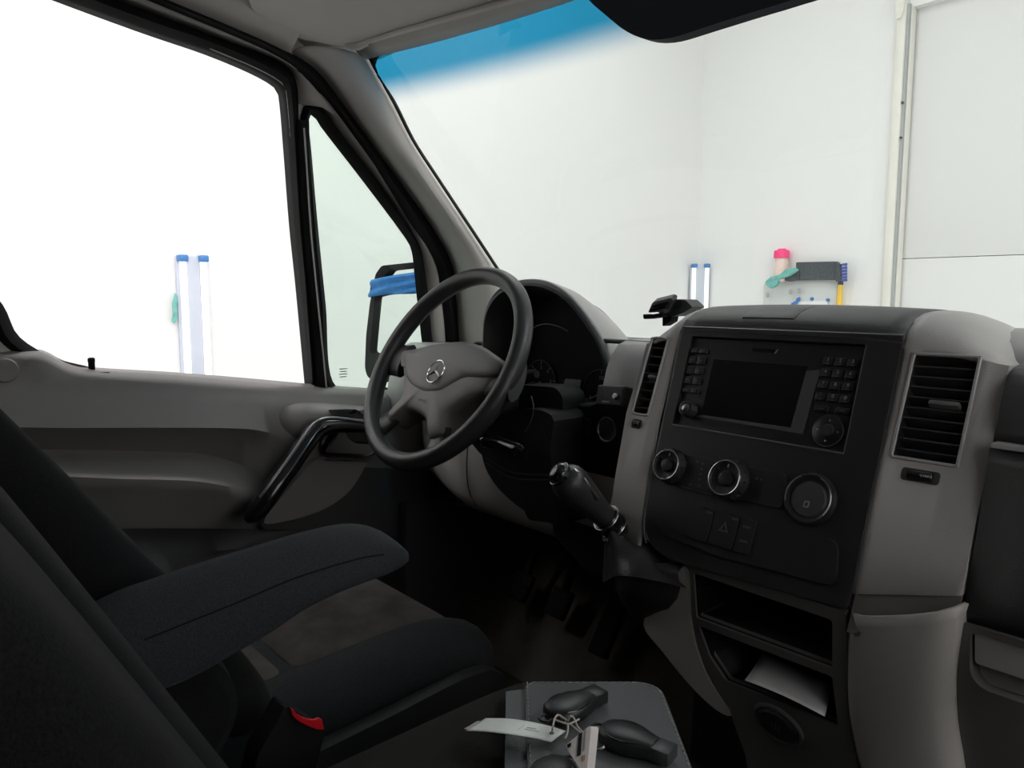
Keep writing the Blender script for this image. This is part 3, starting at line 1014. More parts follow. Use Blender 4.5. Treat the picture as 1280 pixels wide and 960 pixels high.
# long upper body from the driver door to the console
ub = sm([(1.34, .70), (1.15, .715), (.97, .722), (.945, .720), (.93, .711), (.915, .69), (.905, .66), (.895, .62), (.89, .57)], 26)
add('upper_body', sweep([(y, z - .035) for y, z in ub], span(-.90, -.615, 6)), 'console_grey', db, angle=70, solid=.01, soff=0)
add('upper_body', sweep(ub, span(-.244, -.06, 6)), 'console_grey', db, angle=70, solid=.01, soff=0)
add('hood_floor', sweep(sm([(1.34, .60), (1.15, .60), (1.0, .60), (.93, .60), (.90, .59), (.89, .55)], 16), span(-.62, -.28, 6)), 'dash_black', db, angle=70, solid=.01, soff=0)
add('upper_ledge', bm_tube([(-.30, .955, .7235), (-.09, .955, .7235)], .004, 8), 'dash_black', db)
# knee panel sweeping under the column
kp = sm([(.95, .605), (.90, .595), (.878, .55), (.868, .47), (.882, .405), (.94, .365), (1.10, .335), (1.22, .33)], 26)
add('knee_panel', sweep(kp, span(-.88, -.06, 16), lambda x, y, z: (x, y + .10 * max(0, (-.62 - x)) / .26, z)), 'console_leg', db, angle=70, solid=.008, soff=0)
add('knee_seam', bm_tube([(-.565, y - .004, z) for y, z in kp[2:16]], .0014, 6), 'dash_black', db)
# closing panel behind the console and on the passenger side
add('passenger_top', sweep(sm([(1.34, .70), (1.18, .735), (1.0, .757), (.93, .758), (.895, .75), (.875, .735), (.865, .70), (.86, .60)], 24), span(.30, .92, 10)), 'console_grey', db, angle=70, solid=.01, soff=0)
add('core', box2((-.06, .90, .10), (.92, 1.30, .70), .01), 'dash_black', db)

# ---- instrument hood: arched tunnel
arch_px = [(600, 520), (602, 470), (604, 430), (607, 392), (619, 367), (638, 354), (662, 349.5), (686, 353), (711, 368), (737, 399), (757, 434), (764.5, 478), (765, 520)]
YH = .95
arc = crom([atY(x, y, YH) for x, y in arch_px], 56)
cx = -.448


def arow(y, sx, dz, base=.62):
    out = []
    for p in arc:
        t = max(0, (p.z - base)) / .21
        out.append(Vector((cx + (p.x - cx) * sx, y, p.z + dz * t)))
    return out


rows = [arow(1.036, .90, -.036), arow(.99, .905, -.024), arow(YH + .006, .925, -.0165), arow(YH - .006, .955, -.011), arow(YH - .002, .99, -.001)]
add('hood_inner', bm_grid(rows), 'dash_black', db, angle=70, solid=.003, soff=0)
rows = [arow(YH - .002, .985, -.001), arow(YH + .004, 1.0, 0), arow(.99, 1.0, -.010), arow(1.03, .995, -.034), arow(1.06, .98, -.075), arow(1.08, .96, -.13)]
add('instrument_hood', bm_grid(rows), 'console_grey', db, angle=70, solid=.003, soff=0)

# ---- black switch panel between column and console
sp = [atY(x, y, .868) for x, y in ((690, 492), (702, 500), (718, 504), (736, 505), (748, 500), (800, 500), (792, 540), (780, 640), (785, 720), (735, 720), (690, 668), (685, 560))]
add('switch_panel', bm_plate([sp], Vector((0, .03, 0))), 'cowl_black', db, bevel=.006)
for poly in (((722, 520), (741, 525), (738, 546), (719, 541)), ((716, 556), (734, 560), (731, 580), (713, 576))):
    pl = rpoly([atY(x, y, .868) for x, y in poly], .003)
    add('switch_blank', bm_plate([pl], Vector((0, -.004, 0))), 'fascia', db, bevel=.002)
ic = atY(760.5, 537, .866)
YN = frame(ic, AX, Vector((0, .12, 1)).normalized(), Vector((0, -1, .12)).normalized())
igs = add('ignition_socket', bm_lathe([(0, -.004), (.013, -.004), (.014, .003), (.017, .004), (.0175, 0), (.0175, -.01), (0, -.01)], YN, 28), 'dash_black', db)
add('ignition_ring', bm_lathe([(.0165, .0035), (.0178, .0055), (.0195, .0055), (.0205, .003), (.0205, -.004), (.0165, -.004), (.0165, .0035)], YN, 36), 'chrome', igs)
add('key_slot', bm_box(.014, .003, .002, YN @ Matrix.Translation((0, 0, -.003))), 'satin', igs)

# ---- console: top pad
prof_top = sm([(.8265, .7525), (.832, .762), (.842, .771), (.862, .779), (.89, .784), (.93, .7845), (1.0, .775), (1.15, .73), (1.3, .69)], 26)


def top_bow(x, y, z): return (x, y, z - .004 * ((x - .10) / .15) ** 2)


add('console_top_pad', sweep(prof_top, span(-.036, .2495, 14), top_bow), 'dash_top', db, angle=70, solid=.006, soff=0)
cov = sm([(.840, .7705), (.862, .7796), (.89, .7846), (.925, .7851)], 8)
add('top_cover', sweep(cov, span(.048, .118, 6), lambda x, y, z: (x, y - .002, z + .0012)), 'dash_top', db, angle=70, solid=.0025, soff=0, bevel=.001)

# ---- console: grey side cheeks with vents
def cheek(name, xs, hole_x, zs, drop, top, m):
    prof = [(0.829 + 0.3895 * (z - .757), z) for z in zs] + top
    bm = bmesh.new()
    V = []
    for x in xs:
        col = []
        for y, z in prof:
            wgt = min(1, max(0, (z - .735) / .04))
            wy = min(1, max(0, (z - .745) / .03))
            d = drop(x)
            if z < .51 and x > .2:
                y += .3895 * .26 * (x - .25)
                z += .26 * (x - .25)
            col.append(bm.verts.new((x, y + d * .5 * wy, z - d * wgt)))
        V.append(col)
    for i in range(len(xs) - 1):
        for j in range(len(prof) - 1):
            if hole_x[0] - 1e-6 <= xs[i] and xs[i + 1] <= hole_x[1] + 1e-6 and zs[2] - 1e-6 <= prof[j][1] and j + 1 <= 3:
                continue
            bm.faces.new((V[i][j], V[i + 1][j], V[i + 1][j + 1], V[i][j + 1]))
    return bm


top_r = [(p[0], p[1]) for p in sm([(.8235, .7475), (.8285, .757), (.838, .767), (.858, .777), (.89, .7825), (.94, .7815), (1.02, .766), (1.16, .73)], 18)]


def drop_r(x): return .042 * max(0, (x - .262) / .081) ** 1.9


xs_r = [.2495, .2625, .272, .285, .298, .311, .324, .334, .343, .349]
bm = cheek('cheek', xs_r, (.2625, .324), [.504, .56, .6385, .7405], drop_r, top_r, None)
# right edge returns into the dash
bm.verts.ensure_lookup_table()
np_ = 4 + 18
last = [bm.verts[(len(xs_r) - 1) * np_ + j] for j in range(np_)]
new = [bm.verts.new(v.co + Vector((.003, .07, -.004))) for v in last]
for j in range(np_ - 1):
    bm.faces.new((last[j], new[j], new[j + 1], last[j + 1]))
add('console_cheek', bm, 'console_grey', db, angle=50, solid=.005, soff=-1)


def drop_l(x): return .045 * max(0, (-.040 - x) / .05) ** 1.7


top_l = top_r
xs_l = [-.092, -.0825, -.0545, -.048, -.040, -.0335]
bm = cheek('cheek', xs_l, (-.0825, -.0545), [.487, .56, .6415, .7425], drop_l, top_l, None)
bm.verts.ensure_lookup_table()
first = [bm.verts[j] for j in range(np_)]
new = [bm.verts.new(v.co + Vector((.002, .09, -.004))) for v in first]
for j in range(np_ - 1):
    bm.faces.new((first[j], first[j + 1], new[j + 1], new[j]))
# narrow toward the bottom as the cheek tucks in
for v in bm.verts:
    if v.co.z < .63:
        k = (.63 - v.co.z) / .15
        v.co.x += .022 * k
add('console_cheek', bm, 'console_grey', db, angle=50, solid=.004, soff=-1)


def vent(xa, xb, za, zb, n, knob_z, label):
    t = add('air_vent', bm_plate([[up_pt(xa - .002, za - .002, -.045), up_pt(xb + .002, za - .002, -.045), up_pt(xb + .002, zb + .002, -.045), up_pt(xa - .002, zb + .002, -.045)]], -UPN * .004), 'dash_black', db, label=label)
    for a, b in (((xa, za), (xa, zb)), ((xb, za), (xb, zb)), ((xa, za), (xb, za)), ((xa, zb), (xb, zb))):
        p, q = up_pt(*a, -.003), up_pt(*b, -.003)
        add('duct_wall', bm_plate([[p, q, q - UPN * .044, p - UPN * .044]], (q - p).cross(UPN).normalized() * .0015), 'dash_black', t)
    add('vent_rim', bm_closed_tube(crom(rpoly([up_pt(xa, za), up_pt(xb, za), up_pt(xb, zb), up_pt(xa, zb)], .006), 60, True), .0018, 6), 'console_grey', t)
    s = mesh_of('slat', bm_box(xb - xa - .001, .0020, .020, None, .0008, 1), 'dash_top')
    tilt = Matrix.Rotation(math.radians(-22), 4, 'X')
    for k in range(n):
        z = za + (zb - za) * (k + .6) / n
        inst('slat', s, frame(up_pt((xa + xb) / 2, z, -.0125), AX, UPV, UPN) @ tilt, t)
    kx = (xa + xb) / 2 + (xb - xa) * .12
    add('vent_slider', bm_box((xb - xa) * .48, .006, .012, frame(up_pt(kx, knob_z, -.004), AX, UPV, UPN) @ tilt, .0025), 'tray_grey', t)
    return t


vent(.2625, .324, .6385, .7405, 10, .693, None)
vent(-.0825, -.0545, .6415, .7425, 9, .690, None)
# thumbwheels below the vents
for (x, z, wd) in ((.2935, .6245, .024), (-.0695, .629, .011)):
    tw = add('thumbwheel', bm_tube([up_pt(x - wd / 2, z, -.001), up_pt(x + wd / 2, z, -.001)], .0055, 14), 'gloss_black', db, bevel=.001)
    add('wheel_slot', bm_plate([rpoly([up_pt(x - wd * .75, z - .006, .0004), up_pt(x + wd * .75, z - .006, .0004), up_pt(x + wd * .75, z + .006, .0004), up_pt(x - wd * .75, z + .006, .0004)], .004)], -UPN * .001), 'dash_top', tw)
    if wd > .02:
        tri = [up_pt(x + .001, z, .0052), up_pt(x + .0035, z + .0015, .0052), up_pt(x + .0035, z - .0015, .0052)]
        add('arrow_mark', bm_plate([tri], UPN * .0004), 'print_grey', tw)
        for k in range(4):
            add('bar_mark', bm_plate([[up_pt(x + .0045 + k * .0018, z - .001, .0052), up_pt(x + .0057 + k * .0018, z - .001, .0052), up_pt(x + .0057 + k * .0018, z + .001, .0052), up_pt(x + .0045 + k * .0018, z + .001, .0052)]], UPN * .0004), 'print_grey', tw)

# ---- console: black fascia with the radio slot
fo = [(-.0335, .757), (.2495, .757), (.2550, .490), (.045, .483), (.008, .488), (-.013, .510), (-.0195, .555)]
fo3 = rpoly([up_pt(x, z, .002) for x, z in fo], [.006, .006, .006, .02, .02, .02, .02])
rh = rpoly([up_pt(*p, .002) for p in ((-.0165, .7465), (.2125, .7465), (.2155, .6335), (-.0105, .6352))], .003)
add('fascia', bm_plate([fo3, rh], -UPN * .018), 'fascia', db, bevel=.0016)
add('fascia_edge', bm_tube([up_pt(-.0335, .7575, .002), up_pt(.2495, .7575, .002)], .0012, 6), 'fascia_line', db)
ln = crom([up_pt(-.0345, .757, .001), up_pt(-.0275, .65, .001), up_pt(-.0205, .555, .001), up_pt(-.0135, .509, .001), up_pt(-.004, .493, .001)], 30)
add('fascia_side_line', bm_tube(ln, .0014, 6), 'fascia_line', db)
# lower switch band
sb = rpoly([up_pt(*p, .0022) for p in ((-.004, .558), (.232, .549), (.240, .507), (.10, .502), (.02, .507), (-.002, .527))], .012)
band = add('switch_band', bm_plate([sb], UPN * .0035), 'fascia', db, bevel=.0015)
for xa, xb in ((.055, .084), (.086, .118), (.120, .140)):
    add('rocker', bm_plate([rpoly([up_pt(xa, .512, .0057), up_pt(xb, .512, .0057), up_pt(xb, .548, .0057), up_pt(xa, .549, .0057)], .002)], UPN * .0022), 'fascia', band, bevel=.0008)
hz = [up_pt(.0955, .5285, .0082), up_pt(.1085, .5285, .0082), up_pt(.102, .5395, .0082)]
hz2 = [up_pt(.0983, .5302, .0082), up_pt(.1057, .5302, .0082), up_pt(.102, .5365, .0082)]
add('hazard_mark', bm_plate([hz, hz2], UPN * .0004), 'print_dim', band)
for x, z, wd in ((.078, .5435, .009), (.113, .5435, .008), (.130, .5385, .010), (.130, .5235, .010)):
    add('symbol_mark', bm_plate([[up_pt(x - wd / 2, z, .0082), up_pt(x + wd / 2, z, .0082), up_pt(x + wd / 2, z + .0022, .0082), up_pt(x - wd / 2, z + .0022, .0082)]], UPN * .0004), 'print_dim', band)

# ---- lower console: tray frame with two open trays
tf = [lo_pt(.052, .487), lo_pt(.2515, .487), lo_pt(.250, .40), lo_pt(.256, .31), lo_pt(.275, .20), lo_pt(.285, .06), lo_pt(.13, .06), lo_pt(.118, .25), lo_pt(.10, .305), lo_pt(.072, .345), lo_pt(.058, .40)]
h1 = rpoly([lo_pt(.066, .4735), lo_pt(.237, .4725), lo_pt(.2345, .4165), lo_pt(.064, .4145)], .004)
h2 = rpoly([lo_pt(.066, .4045), lo_pt(.2335, .4065), lo_pt(.2375, .3495), lo_pt(.099, .3435), lo_pt(.078, .368)], .003)
add('tray_frame', bm_plate([tf, h1, h2], -LON * .012), 'tray_grey', db, bevel=.002)  # shade is put into this darker grey of the frame


def tray(loop, depth):
    back = [p + Vector((0, depth, .004)) for p in loop]
    bm = bm_grid([loop, back], closed_u=True)
    bm.verts.ensure_lookup_table()
    bm.faces.new([bm.verts[len(loop) + i] for i in range(len(loop))])
    return bm


add('tray_recess', tray([p - LON * .003 for p in h1], .14), 'tray_black', db, solid=.001, soff=0)
add('tray_recess', tray([p - LON * .003 for p in h2], .14), 'tray_black', db, solid=.001, soff=0)
# round ash flap
fc_ = frame(lo_pt(.166, .318, .001), (AX + Vector((0, 0, -.12))).normalized(), (LOV + Vector((.12, 0, 0))).normalized(), LON)
fl = add('socket_flap', bm_lathe([(0, .004), (.019, .005), (.022, .003), (.0235, -.004), (0, -.004)], fc_ @ Matrix.Diagonal((1.15, .78, 1, 1)), 30), 'dash_black', db)
add('socket_lip', bm_closed_tube([fc_ @ Vector((.029 * math.cos(a), .020 * math.sin(a), .0)) for a in [2 * math.pi * k / 36 for k in range(36)]], .0028, 8), 'tray_grey', fl)
for k in range(3):
    add('socket_mark', bm_box(.0012, .008, .0006, fc_ @ Matrix.Translation((-.004 + k * .004, 0, .0052))), 'print_dim', fl)
# left swoosh
sw_ = crom([hit(x, y, g_lo) for x, y in ((853, 708), (861, 712), (864, 740), (866, 785), (877, 828), (897, 866), (914, 888), (912, 896), (890, 884), (858, 852), (828, 815), (804, 782), (818, 752), (838, 728))], 60, True)
add('console_swoosh', bm_plate([sw_], Vector((0, .05, .0))), 'console_leg', db, bevel=.006, seg=3)
# right leg
le = [(1064, 768), (1060, 800), (1057, 850), (1060, 900), (1075, 960), (1095, 1010), (1125, 1080)]
re = [(1192, 762), (1188, 795), (1181, 850), (1182, 900), (1190, 950), (1200, 1010), (1215, 1080)]
la_ = crom([hit(x, y, g_lo) for x, y in le], 24)
ra_ = crom([hit(x, y, g_lo) for x, y in re], 24)
rows = []
for a, b in zip(la_, ra_):
    r = [a + Vector((-.002, .03, 0))]
    for k in range(9):
        t = k / 8
        r.append(a.lerp(b, t) + LON * (.012 * (1 - (2 * t - 1) ** 2) ** .5 - .004))
    r.append(b + Vector((.002, .03, 0)))
    rows.append(r)
add('console_leg', bm_grid(rows), 'console_leg', db, angle=70, solid=.004, soff=0)
# recessed band between the cheek and the leg
bd_ = [up_pt(.2565, .470, -.003), up_pt(.349, .495, -.003), up_pt(.349, .545, -.003), up_pt(.2565, .520, -.003)]
add('cheek_band', bm_plate([bd_], -UPN * .004), 'tray_grey', db)

# ---- passenger side
ap = sm([(.90, .733), (.84, .737), (.808, .732), (.79, .715), (.782, .69), (.780, .668)], 16)
add('airbag_cover', sweep(ap, span(.352, .92, 10), lambda x, y, z: (x, y + .02 * max(0, (.37 - x) / .02) ** 2, z - .006 * max(0, (.37 - x) / .02) ** 2)), 'dash_black', db, angle=70, solid=.006, soff=0)
add('airbag_groove', box2((.354, .774, .6625), (.92, .79, .6665)), 'console_grey', db)
ap2 = sm([(.7795, .661), (.770, .61), (.754, .55), (.745, .516), (.752, .503), (.78, .498)], 14)
add('lower_cover', sweep(ap2, span(.352, .92, 8)), 'dash_black', db, angle=70, solid=.006, soff=0)
gy = .742
go_ = [Vector(p) for p in ((.3465, gy, .505), (.92, gy, .500), (.92, gy + .06, .16), (.36, gy + .06, .16), (.3475, gy + .025, .37))]
gh = rpoly([Vector((.3585, gy, .499)), Vector((.80, gy, .494)), Vector((.80, gy + .008, .447)), Vector((.368, gy + .008, .4455)), Vector((.3585, gy + .006, .456))], .008)
add('glovebox_surround', bm_plate([go_, gh], Vector((0, .02, 0))), 'tray_grey', db, bevel=.003)
add('glovebox_lid', bm_plate([rpoly([Vector((.3605, gy + .004, .5)), Vector((.80, gy + .004, .495)), Vector((.80, gy + .01, .4665)), Vector((.3605, gy + .01, .4665))], .004)], Vector((0, .014, 0))), 'console_leg', db, bevel=.002)
add('grip_recess', bm_plate([[Vector((.355, gy + .035, .50)), Vector((.82, gy + .035, .50)), Vector((.82, gy + .022, .44)), Vector((.355, gy + .022, .44))]], Vector((0, .004, 0))), 'door_grey', db)
add('kick_box', box2((.40, gy + .03, .02), (.92, .95, .33), .01), 'dash_black', db)

# ================================================================== radio
ra = thing('car_radio', 'black car radio with screen, number keypad and two knobs set in the console', 'radio', up_pt(.1, .63))
add('face', bm_plate([rpoly([up_pt(*p, -.0035) for p in ((-.0158, .7458), (.2118, .7458), (.2147, .6342), (-.0098, .6359))], .0025)], -UPN * .05), 'radio_black', ra, bevel=.0008)
add('lower_glint', bm_tube([up_pt(-.0105, .6350, .0018), up_pt(.2153, .6333, .0018)], .0011, 6), 'fascia_line', ra)  # pale tube stands for the highlight along the radio's lower bevel
add('side_edge', bm_tube([up_pt(.2153, .6337, .0015), up_pt(.2124, .7462, .0015)], .0008, 6), 'fascia_line', ra)
O = -.0035
# screen with its bevelled surround
so = [(.0165, .7235), (.1655, .7235), (.1630, .6470), (.0205, .6470)]
si = [(.0225, .7205), (.1490, .7205), (.1470, .6525), (.0250, .6525)]
bm = bm_plate([[up_pt(*p, O) for p in so], [up_pt(*p, O) for p in si]], UPN * .0004)
add('screen_surround', bm, 'radio_black', ra)
w1 = [up_pt(.1655, .7180, O + .0006), up_pt(.1490, .7150, O - .004 + .0045), up_pt(.1470, .6525, O + .0005), up_pt(.1630, .6475, O + .0006)]
add('screen_bevel', bm_plate([w1], UPN * .0006), 'screen_edge', ra)
w2 = [up_pt(.1630, .6475, O + .0006), up_pt(.1470, .6525, O + .0006), up_pt(.0265, .6525, O + .0006), up_pt(.0180, .6495, O + .0006)]
add('screen_bevel', bm_plate([w2], UPN * .0006), 'screen_edge', ra)
add('screen', bm_plate([[up_pt(*p, O + .0003) for p in si]], UPN * .0003), 'screen', ra)
# disc slot and emblem
add('disc_slot', bm_plate([rpoly([up_pt(.073, .7335, O), up_pt(.103, .7330, O), up_pt(.103, .7370, O), up_pt(.073, .7375, O)], .0015)], UPN * .0004), 'screen', ra)
add('disc_mark', bm_plate([[up_pt(.1035, .7325, O), up_pt(.1065, .7375, O), up_pt(.1075, .7375, O), up_pt(.1055, .7325, O)]], UPN * .0005), 'print_grey', ra)
# ten buttons on the left, two columns
bt_ = mesh_of('button', bm_box(.0118, .0100, .004, None, .0012, 2), 'radio_button')
bs_ = mesh_of('button', bm_box(.0118, .0062, .004, None, .001, 2), 'radio_button')
lg = mesh_of('legend', bm_box(.0045, .0012, .0004), 'print_dim')
for r_i, z in enumerate((.7290, .7172, .7045, .6920, .6795)):
    for c_i in range(2):
        x = -.0085 + r_i * .0006 + c_i * .0132
        o = inst('button', bs_ if r_i in (0, 4) else bt_, frame(up_pt(x, z, O + .0012), AX, UPV, UPN), ra)
        ORG[o.name] = org(ra)
        l_ = bpy.data.objects.new('legend', lg)
        link(l_, o)
        l_.location = (0, 0, .0022)
# keypad on the right
kb = mesh_of('key', bm_box(.0125, .0096, .003, None, .001, 2), 'radio_black')
chars = ['1', '2', '3', '4', '5', '6', '7', '8', '9', '*', '0', '#']
for k, ch in enumerate(chars):
    r_i, c_i = divmod(k, 3)
    x = .1725 + c_i * .0142 + r_i * .0003
    z = .7275 - r_i * .0128
    o = inst('key', kb, frame(up_pt(x, z, O + .001), AX, UPV, UPN), ra)
    ORG[o.name] = Vector((0, 0, 0))
    t_ = text_obj('digit', ch, .0062, Matrix.Identity(4), 'print_grey', o, .0001)
    t_.location = (0, .0014, .0017)
    l_ = bpy.data.objects.new('legend', lg)
    link(l_, o)
    l_.location = (0, -.0028, .0015)
for x, nm in ((.1775, 'call_mark'), (.2015, 'end_mark')):
    o = inst('key', kb, frame(up_pt(x, .6765, O + .001), AX, UPV, UPN) @ Matrix.Diagonal((1.3, .8, 1, 1)), ra)
    l_ = bpy.data.objects.new(nm, lg)
    link(l_, o)
    l_.location = (0, 0, .0017)
# volume knob
vk = frame(up_pt(.0075, .6560, O), AX, UPV, UPN)
k_ = add('volume_knob', bm_lathe([(0, .012), (.0062, .012), (.0072, .0132), (.0092, .0125), (.0100, .010), (.0104, 0), (0, 0)], vk, 28), 'radio_button', ra)
add('knob_cap', bm_lathe([(0, .0138), (.0045, .0134), (.0056, .0125), (.0056, .011), (0, .011)], vk, 22), 'satin', k_)
# direction pad
dk = frame(up_pt(.1905, .6545, O), AX, UPV, UPN)
k_ = add('direction_pad', bm_lathe([(0, .002), (.0155, .0022), (.0175, .0012), (.0175, -.001), (0, -.001)], dk, 36), 'radio_black', ra)
add('pad_ring', bm_closed_tube([dk @ Vector((.0172 * math.cos(a), .0172 * math.sin(a), .0016)) for a in [2 * math.pi * k / 40 for k in range(40)]], .0007, 6), 'satin', k_)
add('pad_centre', bm_lathe([(0, .0045), (.006, .004), (.0072, .002), (.0072, 0), (0, 0)], dk, 24), 'radio_button', k_)
for a in range(4):
    an = a * math.pi / 2
    add('pad_mark', bm_lathe([(0, .0028), (.001, .0026), (.001, .002), (0, .002)], dk @ Matrix.Translation((.0115 * math.cos(an), .0115 * math.sin(an), 0)), 8), 'print_grey', k_)

# ================================================================== climate controls
cc = thing('climate_control', 'heater control row with two chrome-ringed knobs and round flap below the radio', 'control panel', up_pt(.1, .56))
st = rpoly([up_pt(*p, .0022) for p in ((-.006, .603), (.160, .603), (.164, .566), (-.003, .566))], .008)
add('strip', bm_plate([st], UPN * .002), 'fascia', cc, bevel=.0008)
add('strip_edge', bm_tube([up_pt(.026, .5655, .0035), up_pt(.073, .5645, .0035)], .0008, 6), 'fascia_line', cc)


def dial(x, z, r, h):
    M = frame(up_pt(x, z, .002), AX, UPV, UPN)
    k = add('dial', bm_lathe([(0, h - .004), (r * .62, h - .004), (r * .80, h - .002), (r * .84, h), (r * .98, h - .001), (r * 1.05, h * .55), (r * 1.12, 0), (0, 0)], M, 40), 'dash_black', cc)
    add('chrome_ring', bm_closed_tube([M @ Vector((r * .90 * math.cos(a), r * .90 * math.sin(a), h - .0002)) for a in [2 * math.pi * i / 48 for i in range(48)]], r * .052, 8), 'chrome', k)
    add('hub_cap', bm_lathe([(0, h + .001), (r * .36, h), (r * .42, h - .003), (0, h - .005)], M, 24), 'fascia', k)
    for i in range(24):
        a = 2 * math.pi * i / 24
        if i % 2 == 0:
            add('grip_rib', bm_box(r * .10, r * .07, h * .6, M @ Matrix.Rotation(a, 4, 'Z') @ Matrix.Translation((r * 1.05, 0, h * .42))), 'dash_black', k)
    add('pointer', bm_box(.0015, .004, .0006, M @ Matrix.Translation((0, r * .66, h - .0022))), 'print_grey', k)
    for i in range(7):
        a = math.pi * (.5 + .28 * (i - 3))
        if i != 3:
            add('scale_mark', bm_box(.0010, .0022, .0006, M @ Matrix.Rotation(a - math.pi / 2, 4, 'Z') @ Matrix.Translation((0, r * .68, h - .0026))), 'print_dim', k)


dial(.0055, .5855, .0205, .013)
dial(.0922, .5844, .0225, .015)
mk = mesh_of('symbol_mark', bm_box(.003, .0022, .0004), 'print_dim')
for x, z in ((.042, .597), (.050, .596), (.0505, .590), (.051, .584), (.0515, .578), (.040, .570), (.053, .571), (.125, .592), (.131, .592)):
    inst('symbol_mark', mk, frame(up_pt(x, z, .0044), AX, UPV, UPN), cc)
M = frame(up_pt(.1912, .5825, .002), AX, UPV, UPN)
rc = add('round_flap', bm_lathe([(0, .0035), (.0205, .0035), (.0222, .0045), (.0255, .006), (.0275, .005), (.029, 0), (0, 0)], M, 44), 'fascia', cc)
add('flap_disc', bm_lathe([(0, .006), (.018, .0058), (.0202, .004), (.0202, .002), (0, .002)], M @ Matrix.Translation((.0005, -.001, 0)), 40), 'dash_top', rc)
add('flap_arc', bm_tube([M @ Vector((.0252 * math.cos(a), .0252 * math.sin(a), .0060)) for a in [math.radians(-35 + 5 * i) for i in range(22)]], .0007, 6), 'satin', rc)
add('flap_arc', bm_tube([M @ Vector((.0252 * math.cos(a), .0252 * math.sin(a), .0060)) for a in [math.radians(120 + 5 * i) for i in range(16)]], .0006, 6), 'satin', rc)
can = rpoly([M @ Vector(p) for p in ((-.003, -.010, .0062), (.003, -.010, .0062), (.0035, -.003, .0062), (-.0025, -.003, .0062))], .001)
can2 = [M @ Vector(p) for p in ((-.0018, -.0088, .0062), (.0018, -.0088, .0062), (.0022, -.0043, .0062), (-.0014, -.0043, .0062))]
add('cup_mark', bm_plate([can, can2], UPN * .0003), 'print_grey', rc)

# ================================================================== instrument cluster
ic_ = thing('instrument_cluster', 'dark instrument cluster with round gauges under the dashboard hood', 'gauge cluster', (-.45, 1.03, .60))
YC = 1.03
face = [Vector((p.x, YC, p.z)) for p in arow(YC, .905, -.034)]
add('cluster_face', bm_plate([face], Vector((0, .012, 0))), 'cluster_face', ic_)


def cl_pt(px, py, off=0.0): return atY(px, py, YC - off)


def gauge(px, py, r, nums, a0, a1):
    c = cl_pt(px, py, .002)
    M = frame(c, AX, Vector((0, 0, 1)), Vector((0, -1, 0)))
    g_ = add('gauge', bm_lathe([(0, .001), (r * .95, .001), (r, .003), (r * 1.03, .002), (r * 1.03, 0), (0, 0)], M, 44), 'cluster_face', ic_)
    add('gauge_ring', bm_closed_tube([M @ Vector((r * math.cos(a), r * math.sin(a), .003)) for a in [2 * math.pi * i / 48 for i in range(48)]], .0010, 6), 'lens_grey', g_)
    n = len(nums)
    for i, s in enumerate(nums):
        a = math.radians(a0 + (a1 - a0) * i / (n - 1))
        add('tick', bm_box(.0012, .006, .0006, M @ Matrix.Rotation(a - math.pi / 2, 4, 'Z') @ Matrix.Translation((0, r * .88, .0014))), 'print_grey', g_)
        text_obj('numeral', s, r * .22, M @ Matrix.Translation((r * .66 * math.cos(a), r * .66 * math.sin(a), .0014)), 'print_grey', g_)
    a = math.radians(a0 + 4)
    add('needle', bm_box(.0018, r * .7, .0012, M @ Matrix.Rotation(a - math.pi / 2, 4, 'Z') @ Matrix.Translation((0, r * .35, .003))), 'print_grey', g_)
    return g_


gauge(677, 477, .043, ['0', '1', '2', '3', '4', '5', '6'], 215, -35)
gauge(600, 462, .060, ['0', '20', '40', '60', '80', '100', '120', '140'], 215, -35)
gauge(752, 492, .044, ['0', '1/2', '1'], 200, -20)
lcd = rpoly([cl_pt(*p, .004) for p in ((708, 473), (728, 475), (722, 497), (702, 494))], .004)
add('display', bm_plate([lcd], Vector((0, -.003, 0))), 'lcd', ic_)
arcp = [cl_pt(x, y, .02) for x, y in ((664, 412), (672, 407), (684, 405), (698, 408), (710, 414))]
add('lens_edge', bm_tube(crom(arcp, 20), .0012, 6), 'lens_grey', ic_)
lens = [cl_pt(*p, .012) for p in ((664, 478), (694, 480), (699, 492), (664, 492))]
add('lens_foot', bm_plate([lens], Vector((0, -.004, 0))), 'lens_grey', ic_)

# ================================================================== steering column and wheel
WC = Vector((-.489, .7586, .680))
WN = Vector((.0166, -.856, .517)).normalized()
WUp = (Vector((0, .517, .856)) - WN * Vector((0, .517, .856)).dot(WN)).normalized()
WR = WUp.cross(WN).normalized()
if WR.x < 0: WR = -WR
WM = frame(WC, WR, WUp, WN)


def g_wh(off): return lambda p: -((p - WC).dot(WN)) + off


def onw(px, py, off=0.0): return hit(px, py, lambda p: -(p - WC).dot(WN) + off)


sc_ = thing('steering_column', 'black steering column cowl with stalks behind the wheel', 'steering column', (-.48, .90, .5))
ax = -WN
c0 = WC + ax * .035
rows = []
for t, rx, ry, dz in ((0, .040, .040, 0), (.02, .062, .055, -.004), (.07, .075, .066, -.012), (.13, .085, .080, -.02), (.20, .092, .095, -.03), (.26, .095, .10, -.035)):
    c = c0 + ax * t + Vector((.01 * t / .26, 0, dz))
    rows.append([c + WR * rx * math.copysign(abs(math.cos(a)) ** .8, math.cos(a)) + WUp * ry * math.copysign(abs(math.sin(a)) ** .8, math.sin(a)) for a in [2 * math.pi * k / 28 for k in range(28)]])
add('cowl', bm_grid(rows, True, True), 'cowl_black', sc_, angle=60)
